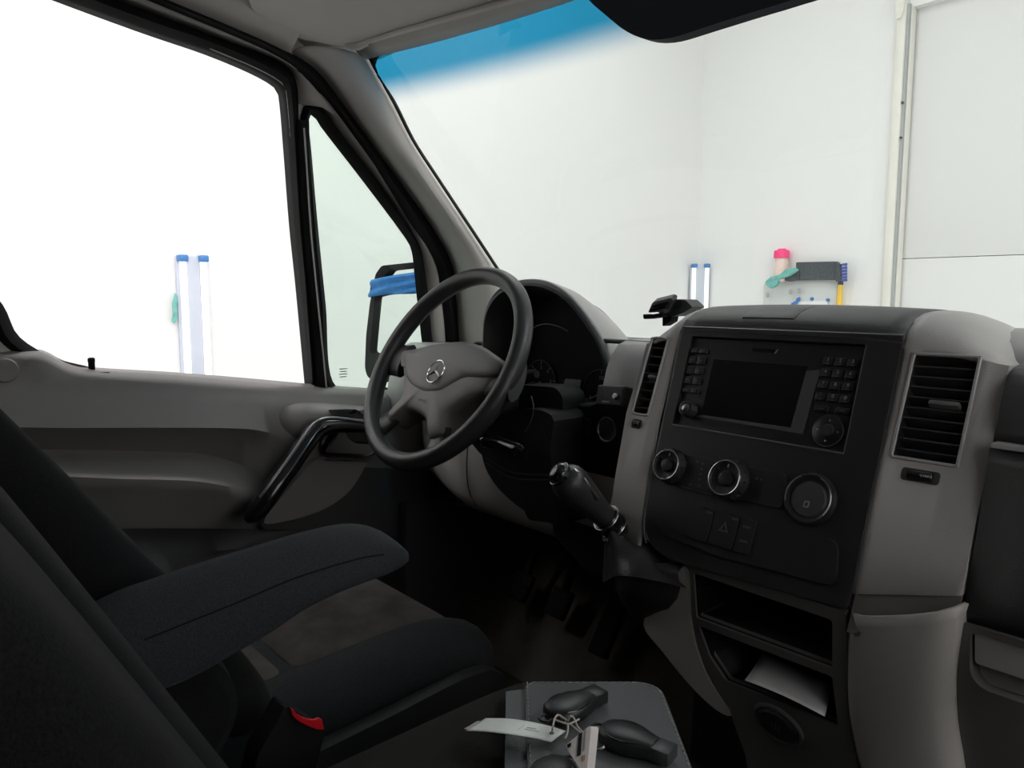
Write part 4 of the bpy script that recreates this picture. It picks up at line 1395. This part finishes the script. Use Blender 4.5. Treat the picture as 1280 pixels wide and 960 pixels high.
# binnacle side slab with its upright edge
bp_ = rpoly([atY(*p, .835) for p in ((650, 481), (694, 484), (704, 496), (700, 560), (693, 640), (697, 655), (660, 650), (640, 600))], .01)
add('binnacle_side', bm_plate([bp_], Vector((0, .05, 0))), 'cowl_black', sc_, bevel=.006)
lc = crom([atY(*p, .80) for p in ((601, 548), (603, 572), (610, 592), (626, 614), (652, 636), (684, 652), (697, 655), (692, 610), (688, 560), (690, 520), (650, 512), (620, 530))], 60, True)
add('lower_cowl', bm_plate([lc], Vector((0, .09, .0))), 'cowl_black', sc_, bevel=.02, seg=4)
for k, (p0, p1, p2) in enumerate((((606, 571), (640, 590), (688, 594)), ((607, 578), (640, 597), (688, 600)))):
    add('cowl_groove', bm_tube(crom([atY(*p0, .799), atY(*p1, .797), atY(*p2, .799)], 16), .0012, 6), 'dash_top', sc_)
s1 = crom([atY(*p, .775) for p in ((604, 551), (622, 553), (640, 559), (656, 566))], 14)
add('stalk', bm_tube(s1, [.008, .011, .012, .012, .0115, .011, .011, .011, .011, .0115, .012, .0125, .012, .008], 14), 'gloss_black', sc_)
s2 = crom([WC + ax * .07 + WR * .07 + WUp * .01, WC + ax * .065 + WR * .13 + WUp * .02, WC + ax * .06 + WR * .165 + WUp * .03], 10)
add('stalk', bm_tube(s2, [.008, .008, .008, .009, .010, .011, .011, .011, .010, .007], 12), 'rubber', sc_)
s3 = crom([WC + ax * .07 - WR * .07 + WUp * .0, WC + ax * .06 - WR * .12 + WUp * .012, WC + ax * .055 - WR * .15 + WUp * .02], 10)
add('stalk', bm_tube(s3, [.008, .008, .008, .009, .010, .011, .011, .011, .010, .007], 12), 'rubber', sc_)
cv = crom([atY(*p, .80) for p in ((664, 495), (667, 510), (664, 525), (656, 540))], 14)
add('cowl_groove', bm_tube(cv, .0012, 6), 'dash_top', sc_)

sw = thing('steering_wheel', 'four-spoke black steering wheel with a chrome star badge on its hub', 'steering wheel', WC)
RM, rm = .180, .0150
rows = []
for i in range(96):
    a = 2 * math.pi * i / 96
    c = WM @ Vector((RM * math.cos(a), RM * math.sin(a), 0))
    rad = (WR * math.cos(a) + WUp * math.sin(a))
    rows.append([c + rad * rm * math.cos(b) + WN * rm * 1.12 * math.sin(b) for b in [2 * math.pi * k / 20 for k in range(20)]])
rows.append(rows[0])
bm = bm_grid(rows, True)
bmesh.ops.remove_doubles(bm, verts=bm.verts[:], dist=1e-5)
add('rim', bm, 'leather', sw, angle=80)
hub_px = [(503, 440), (519, 436.5), (545, 430.5), (579, 427.3), (601, 432.5), (617, 442), (627, 452), (622, 468), (610, 487), (592, 496), (572, 508), (559, 520), (553, 542), (537, 548), (536, 531), (527, 518), (511, 513), (496, 521), (487, 526), (486, 518), (502, 499), (505.5, 477), (504.5, 460), (501, 456)]
hp3 = [onw(x, y, -.002) for x, y in hub_px]
hl = crom(hp3, 96, True)
# domed pad: rings shrinking toward the middle
ctr = sum(hl, Vector()) / len(hl)
rows = [[p + ax * .040 for p in hl], [p + ax * .010 for p in hl], hl]
for s, h in ((.955, .004), (.90, .0065), (.75, .009), (.5, .011), (.25, .012)):
    rows.append([ctr.lerp(p, s) + WN * h for p in hl])
bm = bm_grid(rows, True)
bm.verts.ensure_lookup_table()
cvx = bm.verts.new(ctr + WN * .0122)
bm.verts.ensure_lookup_table()
n0 = (len(rows) - 1) * 96
for k in range(96):
    bm.faces.new((bm.verts[n0 + k], bm.verts[n0 + (k + 1) % 96], cvx))
add('hub', bm, 'hub', sw, angle=55)
# moulded upper pad
up_px = [(505, 443), (520, 438.5), (546, 432.5), (579, 429.3), (600, 434), (616, 443.5), (626, 453), (620, 466), (604, 471), (584, 472), (568, 480), (552, 489), (537, 491.5), (522, 487), (510, 474), (506.5, 458)]
hl = crom([onw(x, y, .007) for x, y in up_px], 72, True)
ctr = sum(hl, Vector()) / len(hl)
rows = [[p + ax * .012 for p in hl], hl]
for s, h in ((.95, .0035), (.85, .006), (.6, .009), (.3, .0105)):
    rows.append([ctr.lerp(p, s) + WN * h for p in hl])
bm = bm_grid(rows, True)
bm.verts.ensure_lookup_table()
cvx = bm.verts.new(ctr + WN * .0108)
bm.verts.ensure_lookup_table()
n0 = (len(rows) - 1) * 72
for k in range(72):
    bm.faces.new((bm.verts[n0 + k], bm.verts[n0 + (k + 1) % 72], cvx))
add('airbag_pad', bm, 'hub', sw, angle=60)
# spokes from hub corners to the rim
for (a_, b_), (c_, d_), wd in (((502, 449), (480, 446), .036), ((617, 476), (645, 474), .034), ((488, 520), (470, 534), .024), ((546, 543), (540, 570), .026)):
    p, q = onw(a_, b_, -.004), onw(c_, d_, -.004)
    d = (q - p).normalized()
    p = p - d * .01
    q2 = p + d * max((q - p).length, .02)
    add('spoke', bm_tube(crom([p + ax * .006, p.lerp(q2, .5) + ax * .008, q2 + ax * .004], 8), [wd * .95, wd * .92, wd * .9, wd * .9, wd * .92, wd, wd * 1.05, wd * 1.1], 16, flat=.38, upv=WN), 'leather', sw, angle=60)
# star badge
bc = onw(545, 464.4, .0165)
BM_ = frame(bc, WR, WUp, WN)
rb_ = .0208
eb = add('badge_ring', bm_closed_tube([BM_ @ Vector((rb_ * math.cos(a), rb_ * math.sin(a), .001)) for a in [2 * math.pi * i / 48 for i in range(48)]], .0013, 8), 'chrome', sw)
bm = bmesh.new()
cen = bm.verts.new(BM_ @ Vector((0, 0, .0040)))
rim_ = []
for i in range(6):
    a = math.pi / 2 + i * math.pi / 3
    r_ = rb_ * .97 if i % 2 == 0 else .0036
    rim_.append(bm.verts.new(BM_ @ Vector((r_ * math.cos(a), r_ * math.sin(a), .0006 if i % 2 == 0 else .0))))
for i in range(6):
    bm.faces.new((cen, rim_[i], rim_[(i + 1) % 6]))
bm.faces.new(list(reversed(rim_)))
add('badge_star', bm, 'chrome', sw, angle=10)
text_obj('airbag_mark', 'AIRBAG', .0062, frame(onw(527, 500, .0125), WR, WUp, WN), 'fascia', sw)

# ================================================================== gear lever
gl = thing('gear_lever', 'short gear lever with rounded knob and leather boot beside the console', 'gear lever', (-.0, .76, .36))
k0 = Vector((-.075, .655, .572))
k1 = Vector((-.062, .722, .507))
dirk = (k1 - k0).normalized()
pth = [k0 - dirk * .014, k0 - dirk * .008, k0, k0.lerp(k1, .22), k0.lerp(k1, .5), k0.lerp(k1, .8), k1]
add('knob', bm_tube(crom(pth, 22), [.003, .014, .0205, .0228, .0238, .0240, .0238, .0232, .0224, .0215, .0206, .0197, .0188, .018, .0174, .0168, .0163, .016, .0157, .0154, .0152, .015], 22), 'leather', gl, angle=60)
cax = (-dirk + Vector((-.25, -.15, .05))).normalized()
cux = cax.orthogonal().normalized()
cap = frame(k0 + cax * .006, cux, cax.cross(cux).normalized(), cax)
add('knob_cap', bm_lathe([(0, .0165), (.007, .0158), (.0115, .0138), (.0145, .0105), (.0155, .006), (.0150, 0), (0, 0)], cap, 26), 'gloss_black', gl)
add('cap_ring', bm_closed_tube([cap @ Vector((.0158 * math.cos(a), .0158 * math.sin(a), .0065)) for a in [2 * math.pi * i / 32 for i in range(32)]], .0009, 6), 'satin', gl)
add('knob_band', bm_tube(crom([k0.lerp(k1, .10) + Vector((.010, -.004, .0215)), k0.lerp(k1, .22) + Vector((.019, -.002, .013)), k0.lerp(k1, .42) + Vector((.0215, .0, .003))], 12), .003, 8), 'satin', gl)
cm = frame(k1, dirk.orthogonal().normalized(), dirk.cross(dirk.orthogonal()).normalized(), dirk)
add('reverse_collar', bm_lathe([(.010, -.012), (.0175, -.012), (.019, -.008), (.0175, -.003), (.0175, .004), (.0195, .008), (.0185, .013), (.010, .014)], cm, 26), 'gloss_black', gl)
for h in (-.009, .0085):
    add('collar_ring', bm_closed_tube([cm @ Vector((.0186 * math.cos(a), .0186 * math.sin(a), h)) for a in [2 * math.pi * i / 32 for i in range(32)]], .0012, 6), 'satin', gl)
# gaiter gathered at the top, spreading to the base
rows = []
bc_ = Vector((-.012, .758, .432))
for i in range(15):
    t = i / 14
    c = (k1 + dirk * .012).lerp(bc_, t)
    r_ = .017 + .045 * t ** 1.2
    rows.append([c + Vector((1.05 * r_ * math.cos(a) * (1 + .14 * math.sin(4 * a + 1.0) * (1 - .5 * t)) + .012 * t * math.cos(a), .0 + 1.0 * r_ * math.sin(a) * (1 + .14 * math.sin(4 * a + 1.0) * (1 - .5 * t)), -.30 * r_ * math.sin(a) + .006 * math.sin(3 * a + 6 * t) + .018 * t * math.cos(a))) for a in [2 * math.pi * k / 40 for k in range(40)]])
add('gaiter', bm_grid(rows, True), 'boot', gl, angle=80, sub=1)
add('gaiter_gather', bm_closed_tube([cm @ Vector(((.019 + .003 * math.sin(9 * a)) * math.cos(a), (.019 + .003 * math.sin(9 * a)) * math.sin(a), .015 + .003 * math.sin(7 * a))) for a in [2 * math.pi * i / 60 for i in range(60)]], .004, 8), 'boot', gl)
# base housing
rows = []
for h, s in ((.022, .98), (.008, 1.02), (-.008, 1.0), (-.024, .90), (-.042, .70), (-.054, .40)):
    rows.append([bc_ + Vector((s * .068 * math.cos(a) + .004, s * .066 * math.sin(a) + .02, h + .022 * math.cos(a) - .012 * math.sin(a))) for a in [2 * math.pi * k / 36 for k in range(36)]])
add('base_housing', bm_grid(rows, True, False), 'dash_black', gl, angle=70, solid=.004, soff=0)

# ================================================================== small things on the dash
ph = thing('phone_holder', 'folding black phone clamp clipped to the dashboard top beside the console', 'phone holder', atY(848, 400, .94))


def hpt(px, py, Y): return atY(px, py, Y)


add('back_plate', bm_plate([rpoly([hpt(*p, .93) for p in ((810, 391), (815.5, 378), (838, 372.5), (842, 375), (836, 391), (826, 394), (823, 390))], .003)], Vector((.0, .010, .006))), 'dash_top', ph, bevel=.002)
add('lower_jaw', bm_plate([rpoly([hpt(*p, .925) for p in ((804, 392), (806, 394.5), (828, 391), (828, 396), (806, 399), (804, 398))], .002)], Vector((0, .02, .0))), 'rubber', ph, bevel=.0015)
for k in range(2):
    add('grip_pad', bm_tube([hpt(816 + k * -3, 383 + k * 4.5, .928), hpt(826 + k * -2, 380 + k * 4.5, .928), hpt(835 - k * 1.5, 378 + k * 4.5, .928)], .0022, 8), 'rubber', ph)
add('hinge_block', bm_plate([rpoly([hpt(*p, .94) for p in ((838, 376), (846, 374), (856, 374.5), (862, 380), (866, 384), (854, 391), (840, 396), (834, 393))], .003)], Vector((0, .03, 0))), 'dash_top', ph, bevel=.003)
add('arm', bm_plate([rpoly([hpt(*p, .945) for p in ((828, 392), (840, 390), (838, 402), (828, 408))], .002)], Vector((0, .018, 0))), 'rubber', ph, bevel=.002)
add('hinge_pin', bm_tube([hpt(848, 380, .938), hpt(848, 380, .932)], .005, 14), 'gloss_black', ph)

ab = thing('control_box', 'small black switch box with a round button stuck beside the console vent', 'switch box', atY(766, 508, .852))
M = frame(atY(764.5, 495, .845), Vector((1, .0, .06)).normalized(), Vector((-.06, .25, 1)).normalized(), Vector((.015, -1, .25)).normalized())
add('box_body', bm_box(.056, .032, .020, M @ Matrix.Translation((0, 0, -.006)), .003, 3), 'dash_black', ab)
add('box_plate', bm_box(.050, .027, .001, M @ Matrix.Translation((-.001, 0, .0043)), .0004, 1), 'dash_top', ab)
add('button', bm_lathe([(0, .005), (.0035, .0048), (.0048, .003), (.005, 0), (0, 0)], M @ Matrix.Translation((.013, -.001, .0045)), 18), 'satin', ab)
for x, y in ((-.018, .008), (-.018, -.001)):
    add('indicator', bm_lathe([(0, .001), (.0016, .0008), (.0016, 0), (0, 0)], M @ Matrix.Translation((x, y, .0048)), 10), 'print_dim', ab)
add('name_mark', bm_box(.015, .0028, .0004, M @ Matrix.Translation((-.006, -.0095, .005))), 'print_grey', ab)

pp = [atZ(*p, .362) for p in ((953, 822), (931, 850.5), (1031, 896), (1040, 862))]
rows = []
for k in range(9):
    t = k / 8
    a, b = pp[1].lerp(pp[0], t), pp[2].lerp(pp[3], t)
    rows.append([a.lerp(b, j / 8) + Vector((0, 0, .006 * t * t + .004 * math.sin(j / 8 * 3.1) * (1 - t) * .6)) for j in range(9)])
sh = add('paper_sheet', bm_grid(rows), 'paper', None, solid=.0006, soff=1, angle=80)
tag(sh, 'white sheet of paper sticking out of the lower console tray', 'paper')

# ================================================================== seats
def seat_rings(stations, tmpl, xc, hw):
    """rings across the seat; stations = [(point on the centre line, outward vector)]"""
    rows = []
    for c, nrm, k in stations:
        rows.append([Vector((xc + u * hw, c.y, c.z)) + nrm * (d * k) for u, d in tmpl])
    return rows


TM = [(-1, -.12), (-1.0, -.03), (-.985, -.008), (-.94, .004), (-.86, .009), (-.78, .007), (-.70, -.001), (-.62, -.008), (-.3, -.006), (0, -.004), (.3, -.006), (.62, -.008), (.70, -.001), (.78, .007), (.86, .009), (.94, .004), (.985, -.008), (1.0, -.03), (1, -.12)]
ds = thing('driver_seat', 'dark cloth driver seat with a long padded armrest', 'seat', (-.46, .35, 0))
up = Vector((0, 0, 1))
stn = []
for y, z, k in ((.14, .30, .8), (.18, .315, 1), (.30, .322, 1), (.42, .332, 1), (.52, .340, 1), (.59, .340, 1), (.63, .330, 1), (.655, .305, .95), (.665, .27, .8)):
    stn.append((Vector((0, y, z)), up + Vector((0, .25 if y > .62 else 0, 0)), k))
add('cushion', bm_grid(seat_rings(stn, TM, -.465, .255), True, True), 'seat_cloth', ds, angle=80, sub=1)


def patch(stn, y0, y1, u0, u1, xc, hw, lift):
    rows = []
    P = [s[0] for s in stn]
    for i in range(9):
        y = y0 + (y1 - y0) * i / 8
        z = P[-1].z
        for a, b in zip(P, P[1:]):
            if a.y <= y <= b.y:
                z = a.z + (b.z - a.z) * (y - a.y) / max(1e-6, b.y - a.y)
        ed = 0 if i in (0, 8) else 1
        rows.append([Vector((xc + (u0 + (u1 - u0) * j / 12) * hw, y, z - .008 + lift * (ed if 0 < j < 12 else 0))) for j in range(13)])
    return bm_grid(rows)


add('cushion_insert', patch(stn, .385, .632, -.66, .72, -.465, .255, .012), 'seat_insert', ds, angle=60, solid=.004, soff=0, sub=1)
add('cushion_insert', patch(stn, .19, .375, -.66, .72, -.465, .255, .012), 'seat_insert', ds, angle=60, solid=.004, soff=0, sub=1)
add('seat_pedestal', box2((-.70, .16, .0), (-.23, .60, .24), .02), 'dash_black', ds)
# plastic side trim
st_ = crom([Vector(p) for p in ((-.2, .08, .22), (-.2, .12, .27), (-.2, .30, .274), (-.2, .45, .285), (-.2, .58, .297), (-.2, .63, .288), (-.2, .645, .25), (-.2, .60, .18), (-.2, .35, .14), (-.2, .12, .15))], 50, True)
add('side_trim', bm_plate([st_], Vector((.022, 0, 0))), 'dash_black', ds, bevel=.008, seg=3)
# backrest
W_ = Vector((0, -.568, .823))
NF = Vector((0, .823, .568))
b0 = Vector((0, .227, .508)) - NF * .012
stn2 = []
for s, k, off in ((-.24, .9, -.02), (-.20, 1, 0), (-.10, 1, .004), (0, 1, 0), (.15, 1, 0), (.30, 1, -.004), (.42, 1, -.01), (.50, 1, -.02), (.53, .9, -.05), (.545, .7, -.08)):
    stn2.append((b0 + W_ * s + NF * off, NF, k))
add('backrest', bm_grid(seat_rings(stn2, TM, -.465, .255), True, True), 'seat_side', ds, angle=80, sub=1)
# headrest above the backrest
hr = b0 + W_ * .66 - NF * .05
add('headrest', bm_box(.26, .10, .19, frame(Vector((-.465, hr.y, hr.z)), AX, NF, W_), .04, 4), 'seat_side', ds)
for s in (-.06, .06):
    add('headrest_post', bm_tube([Vector((-.465 + s, 0, 0)) + b0 + W_ * .50 - NF * .06, Vector((-.465 + s, 0, 0)) + b0 + W_ * .62 - NF * .05], .006, 10), 'satin', ds)
# armrest: side outline, softly rounded
XA = -.135
ao = [(60, 808), (110, 778), (160, 752), (205, 736), (260, 717), (320, 698), (380, 679), (430, 667), (465, 664), (490, 670), (503, 684), (502, 697), (484, 712), (450, 727), (410, 745), (370, 768), (330, 795), (290, 818), (240, 846), (195, 863), (150, 868), (90, 870)]
oc = crom([atX(x, y, XA) for x, y in ao], 70, True)
cen = sum(oc, Vector()) / len(oc)
rows = []
hwid = .042
tip = max(p.y for p in oc)
for dx, ins in ((-hwid, .034), (-hwid * .93, .020), (-hwid * .72, .008), (-hwid * .35, .001), (hwid * .0, 0), (hwid * .45, .006), (hwid * .78, .016), (hwid * .96, .030), (hwid, .042)):
    r = []
    for i, p in enumerate(oc):
        t = (oc[(i + 1) % 70] - oc[i - 1]).normalized()
        nrm = Vector((0, -t.z, t.y))
        if nrm.dot(cen - p) < 0:
            nrm = -nrm
        k = (.30 + .70 * max(0, -nrm.z)) * min(1, .22 + (tip - p.y) / .16)
        r.append(p + nrm * ins * k + Vector((dx - hwid * .55, 0, 0)))
    rows.append(r)
add('armrest', bm_grid(rows, True, True), 'arm_cloth', ds, angle=70)
XF = XA + hwid * .45
sl = crom([atX(x, y, XF) for x, y in ((180, 800), (240, 776), (300, 752), (360, 726), (410, 709), (450, 698), (480, 693))], 40)
add('armrest_seam', bm_tube(sl, .0009, 6), 'seat_side', ds)
sl = crom([atX(x, y, XF) for x, y in ((158, 866), (200, 861), (240, 845), (280, 821), (310, 803))], 30)
add('armrest_piping', bm_tube(sl, .0012, 6), 'arm_cloth', ds)
hb = atX(215, 905, -.16)
add('pivot_cover', bm_lathe([(0, .02), (.055, .02), (.066, .012), (.07, -.02), (0, -.02)], frame(Vector((-.175, hb.y, hb.z)), Vector((0, 1, 0)), up, AX), 30), 'seat_side', ds)

bn = thing('passenger_bench', 'dark cloth passenger bench holding the document wallet and keys', 'seat', (.42, .35, 0))
TB = [(-1, -.12), (-1.0, -.03), (-.99, -.010), (-.97, .0), (-.92, .004), (-.8, .002), (-.5, 0), (-.06, 0), (0, -.006), (.06, 0), (.5, 0), (.8, .002), (.92, .004), (.97, 0), (.99, -.01), (1, -.03), (1, -.12)]
stn = []
for y, z, k in ((.10, .34, .8), (.14, .365, 1), (.30, .370, 1), (.42, .374, 1), (.50, .376, 1), (.545, .372, 1), (.57, .355, .95), (.58, .32, .8)):
    stn.append((Vector((0, y, z)), up, k))
add('cushion', bm_grid(seat_rings(stn, TB, .425, .455), True, True), 'bench_cloth', bn, angle=80, sub=1)
add('bench_box', box2((.0, .14, 0), (.86, .53, .27), .02), 'dash_black', bn)
WB = Vector((0, -.474, .880))
NB = Vector((0, .880, .474))
bb = Vector((0, .153, .50))
TK = [(-1, -.12), (-1.0, -.03), (-.98, -.010), (-.92, .0), (-.75, .003), (-.45, .0), (-.36, -.006), (-.32, -.022), (-.28, -.010), (0, -.004), (.4, -.006), (.7, -.004), (.9, -.004), (.98, -.012), (1, -.03), (1, -.12)]
stn2 = []
for s, k, off in ((-.20, .9, 0), (-.16, 1, 0), (0, 1, 0), (.10, 1, 0), (.20, 1, 0), (.28, 1, -.004), (.32, 1, -.02), (.34, .8, -.05)):
    stn2.append((bb + WB * s + NB * off, NB, k))
add('backrest', bm_grid(seat_rings(stn2, TK, .155, .20), True, True), 'seat_side', bn, angle=80, sub=1)
stn2 = []
for s, k, off in ((-.20, .9, -.10), (-.16, 1, -.10), (0, 1, -.10), (.15, 1, -.10), (.32, 1, -.11), (.46, 1, -.13), (.52, .8, -.16)):
    stn2.append((bb + WB * s + NB * off, NB, k))
add('backrest', bm_grid(seat_rings(stn2, TK, .64, .22), True, True), 'seat_side', bn, angle=80, sub=1)

bk = thing('seat_belt_buckle', 'black seat belt buckle with red release button between the seats', 'buckle', atX(350, 960, -.12))
bo = rpoly([atX(*p, -.115) for p in ((358, 881), (407, 912), (398, 950), (380, 1000), (310, 1000), (322, 945))], .006)
add('buckle_body', bm_plate([bo], Vector((-.03, 0, 0))), 'rubber', bk, bevel=.005)
rdp = [atX(*p, -.1145) for p in ((361.5, 883), (366, 886), (369, 891), (376, 895), (384, 897.5), (391, 898), (397, 896), (401, 898), (404, 911), (396, 911), (384, 907), (371, 900.5), (364, 893))]
add('release_button', bm_plate([rdp], Vector((.003, 0, 0))), 'red', bk, bevel=.001, label='red release button')
add('buckle_strap', box2((-.14, atX(350, 960, -.12).y - .06, .16), (-.12, atX(350, 960, -.12).y + .0, .30), .004), 'rubber', bk)

# ================================================================== pedals
for x, wd, ht, nm in ((-.62, .055, .06, 'wide clutch pedal, the one by the door side of the footwell'), (-.50, .055, .06, 'wide brake pedal in the middle of the footwell'), (-.36, .045, .12, 'long accelerator pedal by the console side of the footwell')):
    p_ = thing('pedal', nm, 'pedal', (x, 1.08, .02), 'foot pedals')
    M = frame(Vector((x, 1.05, .17)), AX, Vector((0, .55, .83)).normalized(), Vector((0, -.83, .55)).normalized())
    add('pedal_pad', bm_box(wd, ht, .014, M, .004), 'rubber', p_)
    add('pedal_arm', bm_tube([M @ Vector((0, 0, -.006)), Vector((x, 1.10, .26)), Vector((x, 1.16, .40))], .009, 8), 'rubber', p_)
    rb = mesh_of('tread', bm_box(wd * .85, .004, .003), 'rubber')
    for k in range(int(ht / .012)):
        inst('tread', rb, M @ Matrix.Translation((0, -ht / 2 + .008 + k * .012, .0085)), p_)

# ================================================================== wallet, keys and tags
ZB = .380
A_, B_ = atZ(656, 852, ZB + .014), atZ(824, 852, ZB + .014)
e1 = (B_ - A_).normalized()
e2 = Vector((e1.y, -e1.x, 0))
Wd = (B_ - A_).length
WF = frame(A_, e1, e2, Vector((0, 0, -1)))
wl = thing('document_wallet', 'grey document wallet with pale stitched edge lying on the passenger bench', 'wallet', (A_.x, A_.y, ZB - .003))


def wp(u, v, h=0.0): return A_ + e1 * u + e2 * v + Vector((0, 0, h))


cov = rpoly([wp(0, 0), wp(Wd, 0), wp(Wd, .21), wp(0, .21)], [.014, .03, .03, .014], 8)
add('cover', bm_plate([cov], Vector((0, 0, -.016))), 'wallet', wl, bevel=.003, seg=3)
lp_ = rpoly([wp(.0025, .0025, .0006), wp(Wd - .0025, .0025, .0006), wp(Wd - .0025, .2075, .0006), wp(.0025, .2075, .0006)], [.0125, .0285, .0285, .0125], 8)
ring = crom(lp_, 300, True)
sts = []
for k in range(0, 300, 3):
    a, b = ring[k], ring[(k + 2) % 300]
    sts.append(bm_tube([a, b], .0006, 5))
o = add('stitching', join(*sts), 'stitch', wl)
o['kind'] = 'stuff'
add('pages', bm_plate([[wp(-.020, .012, -.004), wp(.004, .006, -.004), wp(.004, .19, -.004), wp(-.020, .19, -.004)]], Vector((0, 0, -.008))), 'wallet', wl, bevel=.001)
ZW = A_.z + .001


def fob(label, pa, pb, zc, m_end):
    """round end at pa, square end at pb (pixels on the wallet plane)"""
    a, b = atZ(*pa, zc), atZ(*pb, zc)
    d = b - a
    L = d.length
    ux = d.normalized()
    uy = up.cross(ux).normalized()
    t = thing('car_key', label, 'key', (a + b) / 2 - Vector((0, 0, .008)), 'car keys on the wallet')
    F_ = frame(a, ux, uy, up)
    prof = [(0, .004, .004), (.03, .011, .0065), (.10, .0165, .008), (.25, .0195, .0092), (.42, .0195, .0095), (.58, .0165, .0088), (.70, .0135, .008), (.76, .0125, .0075)]
    rows = []
    for s, hw_, hh in prof:
        rows.append([F_ @ Vector((s * L, hw_ * math.copysign(abs(math.cos(q)) ** .75, math.cos(q)), hh * math.copysign(abs(math.sin(q)) ** .75, math.sin(q)))) for q in [2 * math.pi * k / 20 for k in range(20)]])
    add('body', bm_grid(rows, True, True), 'key_black', t, angle=60)
    add('end_block', bm_box(L * .25, .021, .013, F_ @ Matrix.Translation((L * .87, 0, 0)), .002), m_end, t)
    add('seam', bm_closed_tube([F_ @ Vector(((.40 + .335 * math.cos(q)) * L, .0165 * math.sin(q) * (1 - .2 * math.cos(q)), .0062)) for q in [2 * math.pi * k / 36 for k in range(36)]], .0008, 6), 'gloss_black', t)
    add('ring_eye', bm_closed_tube([F_ @ Vector((-.004 + .006 * math.cos(q), .006 * math.sin(q), 0)) for q in [2 * math.pi * k / 18 for k in range(18)]], .0014, 6), 'key_black', t)
    return t


fob('black car key at the far edge of the wallet, square end pointing to the console', (686, 896), (752, 866), ZW + .009, 'key_black')
fob('black car key with grey square end lying behind the white triangular fob', (752, 911), (842, 945), ZW + .009, 'key_grey')
fob('black car key cut by the bottom edge under the triangular fob', (708, 953), (650, 1004), ZW + .009, 'key_black')

pt = thing('paper_tag', 'white paper key tag lying across the bench and wallet edge', 'tag', atZ(640, 912, ZB))
te = crom([atZ(607, 898, ZW + .004), atZ(635, 898.5, ZW + .010), atZ(661, 902, ZW + .012), atZ(688, 908, ZW + .008), atZ(707, 914, ZW + .004)], 20)
be = crom([atZ(582, 913.5, ZW + .004), atZ(608, 914.5, ZW + .010), atZ(634, 917.5, ZW + .012), atZ(664, 922, ZW + .008), atZ(689, 927.5, ZW + .004)], 20)
rows = [[a.lerp(b, k / 6) for a, b in zip(te, be)] for k in range(7)]
add('tag_sheet', bm_grid(rows), 'tag_white', pt, solid=.0006, soff=0, angle=80)
hole_p = atZ(689.5, 916.8, ZW + .0085)
add('eyelet', bm_lathe([(0, .0006), (.0022, .0006), (.0022, 0), (0, 0)], Matrix.Translation(hole_p), 12), 'dark_hole', pt)
for u0, u1, v0, v1 in ((.60, .62, .3, .75), (.66, .78, .42, .46), (.68, .80, .55, .58)):
    def tp_(u, v): 
        i = int(u * 19)
        return te[i].lerp(be[i], v) + Vector((0, 0, .0008))
    add('print_line', bm_plate([[tp_(u0, v0), tp_(u1, v0), tp_(u1, v1), tp_(u0, v1)]], Vector((0, 0, .0002))), 'steel_grey', pt)
pt2 = thing('paper_tag', 'second paper tag edge showing under the left end of the white tag', 'tag', atZ(590, 912, ZB))
add('tag_sheet', bm_plate([[atZ(580, 911, ZW + .002), atZ(597, 901, ZW + .002), atZ(640, 905, ZW + .002), atZ(622, 915, ZW + .002)]], Vector((0, 0, -.0006))), 'string', pt2)

ks = thing('tag_string', 'pale looped string tying the paper tag to the keys', 'string', atZ(700, 905, ZW))
for pts in (((690, 917), (691, 908), (694, 897), (698, 893.5), (702, 896), (708, 900)), ((692, 899), (700, 902), (710, 905), (718, 902), (724, 899)), ((706, 903), (710, 907), (709, 917), (706, 923), (704, 922)), ((710, 901), (713, 895.5), (717, 897), (722, 908), (729, 916)), ((714, 906), (720, 911), (727, 917))):
    pp3 = [atZ(x, y, ZW + .021 if k not in (0,) else ZW + .010) for k, (x, y) in enumerate(pts)]
    add('strand', bm_tube(crom(pp3, 20), .0009, 6), 'string', ks)

tf_ = thing('triangle_fob', 'pale triangular plastic fob standing tilted between the keys', 'key fob', atZ(726, 950, ZW))
pc = atZ(724, 938, ZW + .030)
vd = (CAM - pc).normalized()
pn = (vd + Vector((-.20, -.12, .05))).normalized()


def g_tf(p): return -(p - pc).dot(pn)


def tfp(x, y): return hit(x, y, g_tf)


tri = rpoly([tfp(*p) for p in ((706, 932), (737, 907), (739, 910), (733, 968), (728, 966))], .002)
add('fob_plate', bm_plate([tri], -pn * .004 + Vector((.0035, .0042, 0))), 'tag_pink', tf_, bevel=.0012)
for poly, m_ in ((((723.5, 918), (728, 915), (726, 944), (721.5, 946)), 'fascia'), (((731, 913), (733, 912), (731, 938), (728.5, 940)), 'steel_grey'), (((709, 931), (714, 928), (714, 933), (710, 935)), 'fascia'), (((728, 945), (732, 943), (731, 951), (727, 952)), 'tag_orange')):
    add('fob_mark', bm_plate([[tfp(*p) + pn * .0003 for p in poly]], pn * .0004), m_, tf_)
kr = atZ(747, 928, ZW + .006)
add('split_ring', bm_closed_tube([kr + Vector((.008 * math.cos(q), .008 * math.sin(q), .003 * math.sin(q))) for q in [2 * math.pi * k / 24 for k in range(24)]], .0012, 6), 'chrome', tf_)
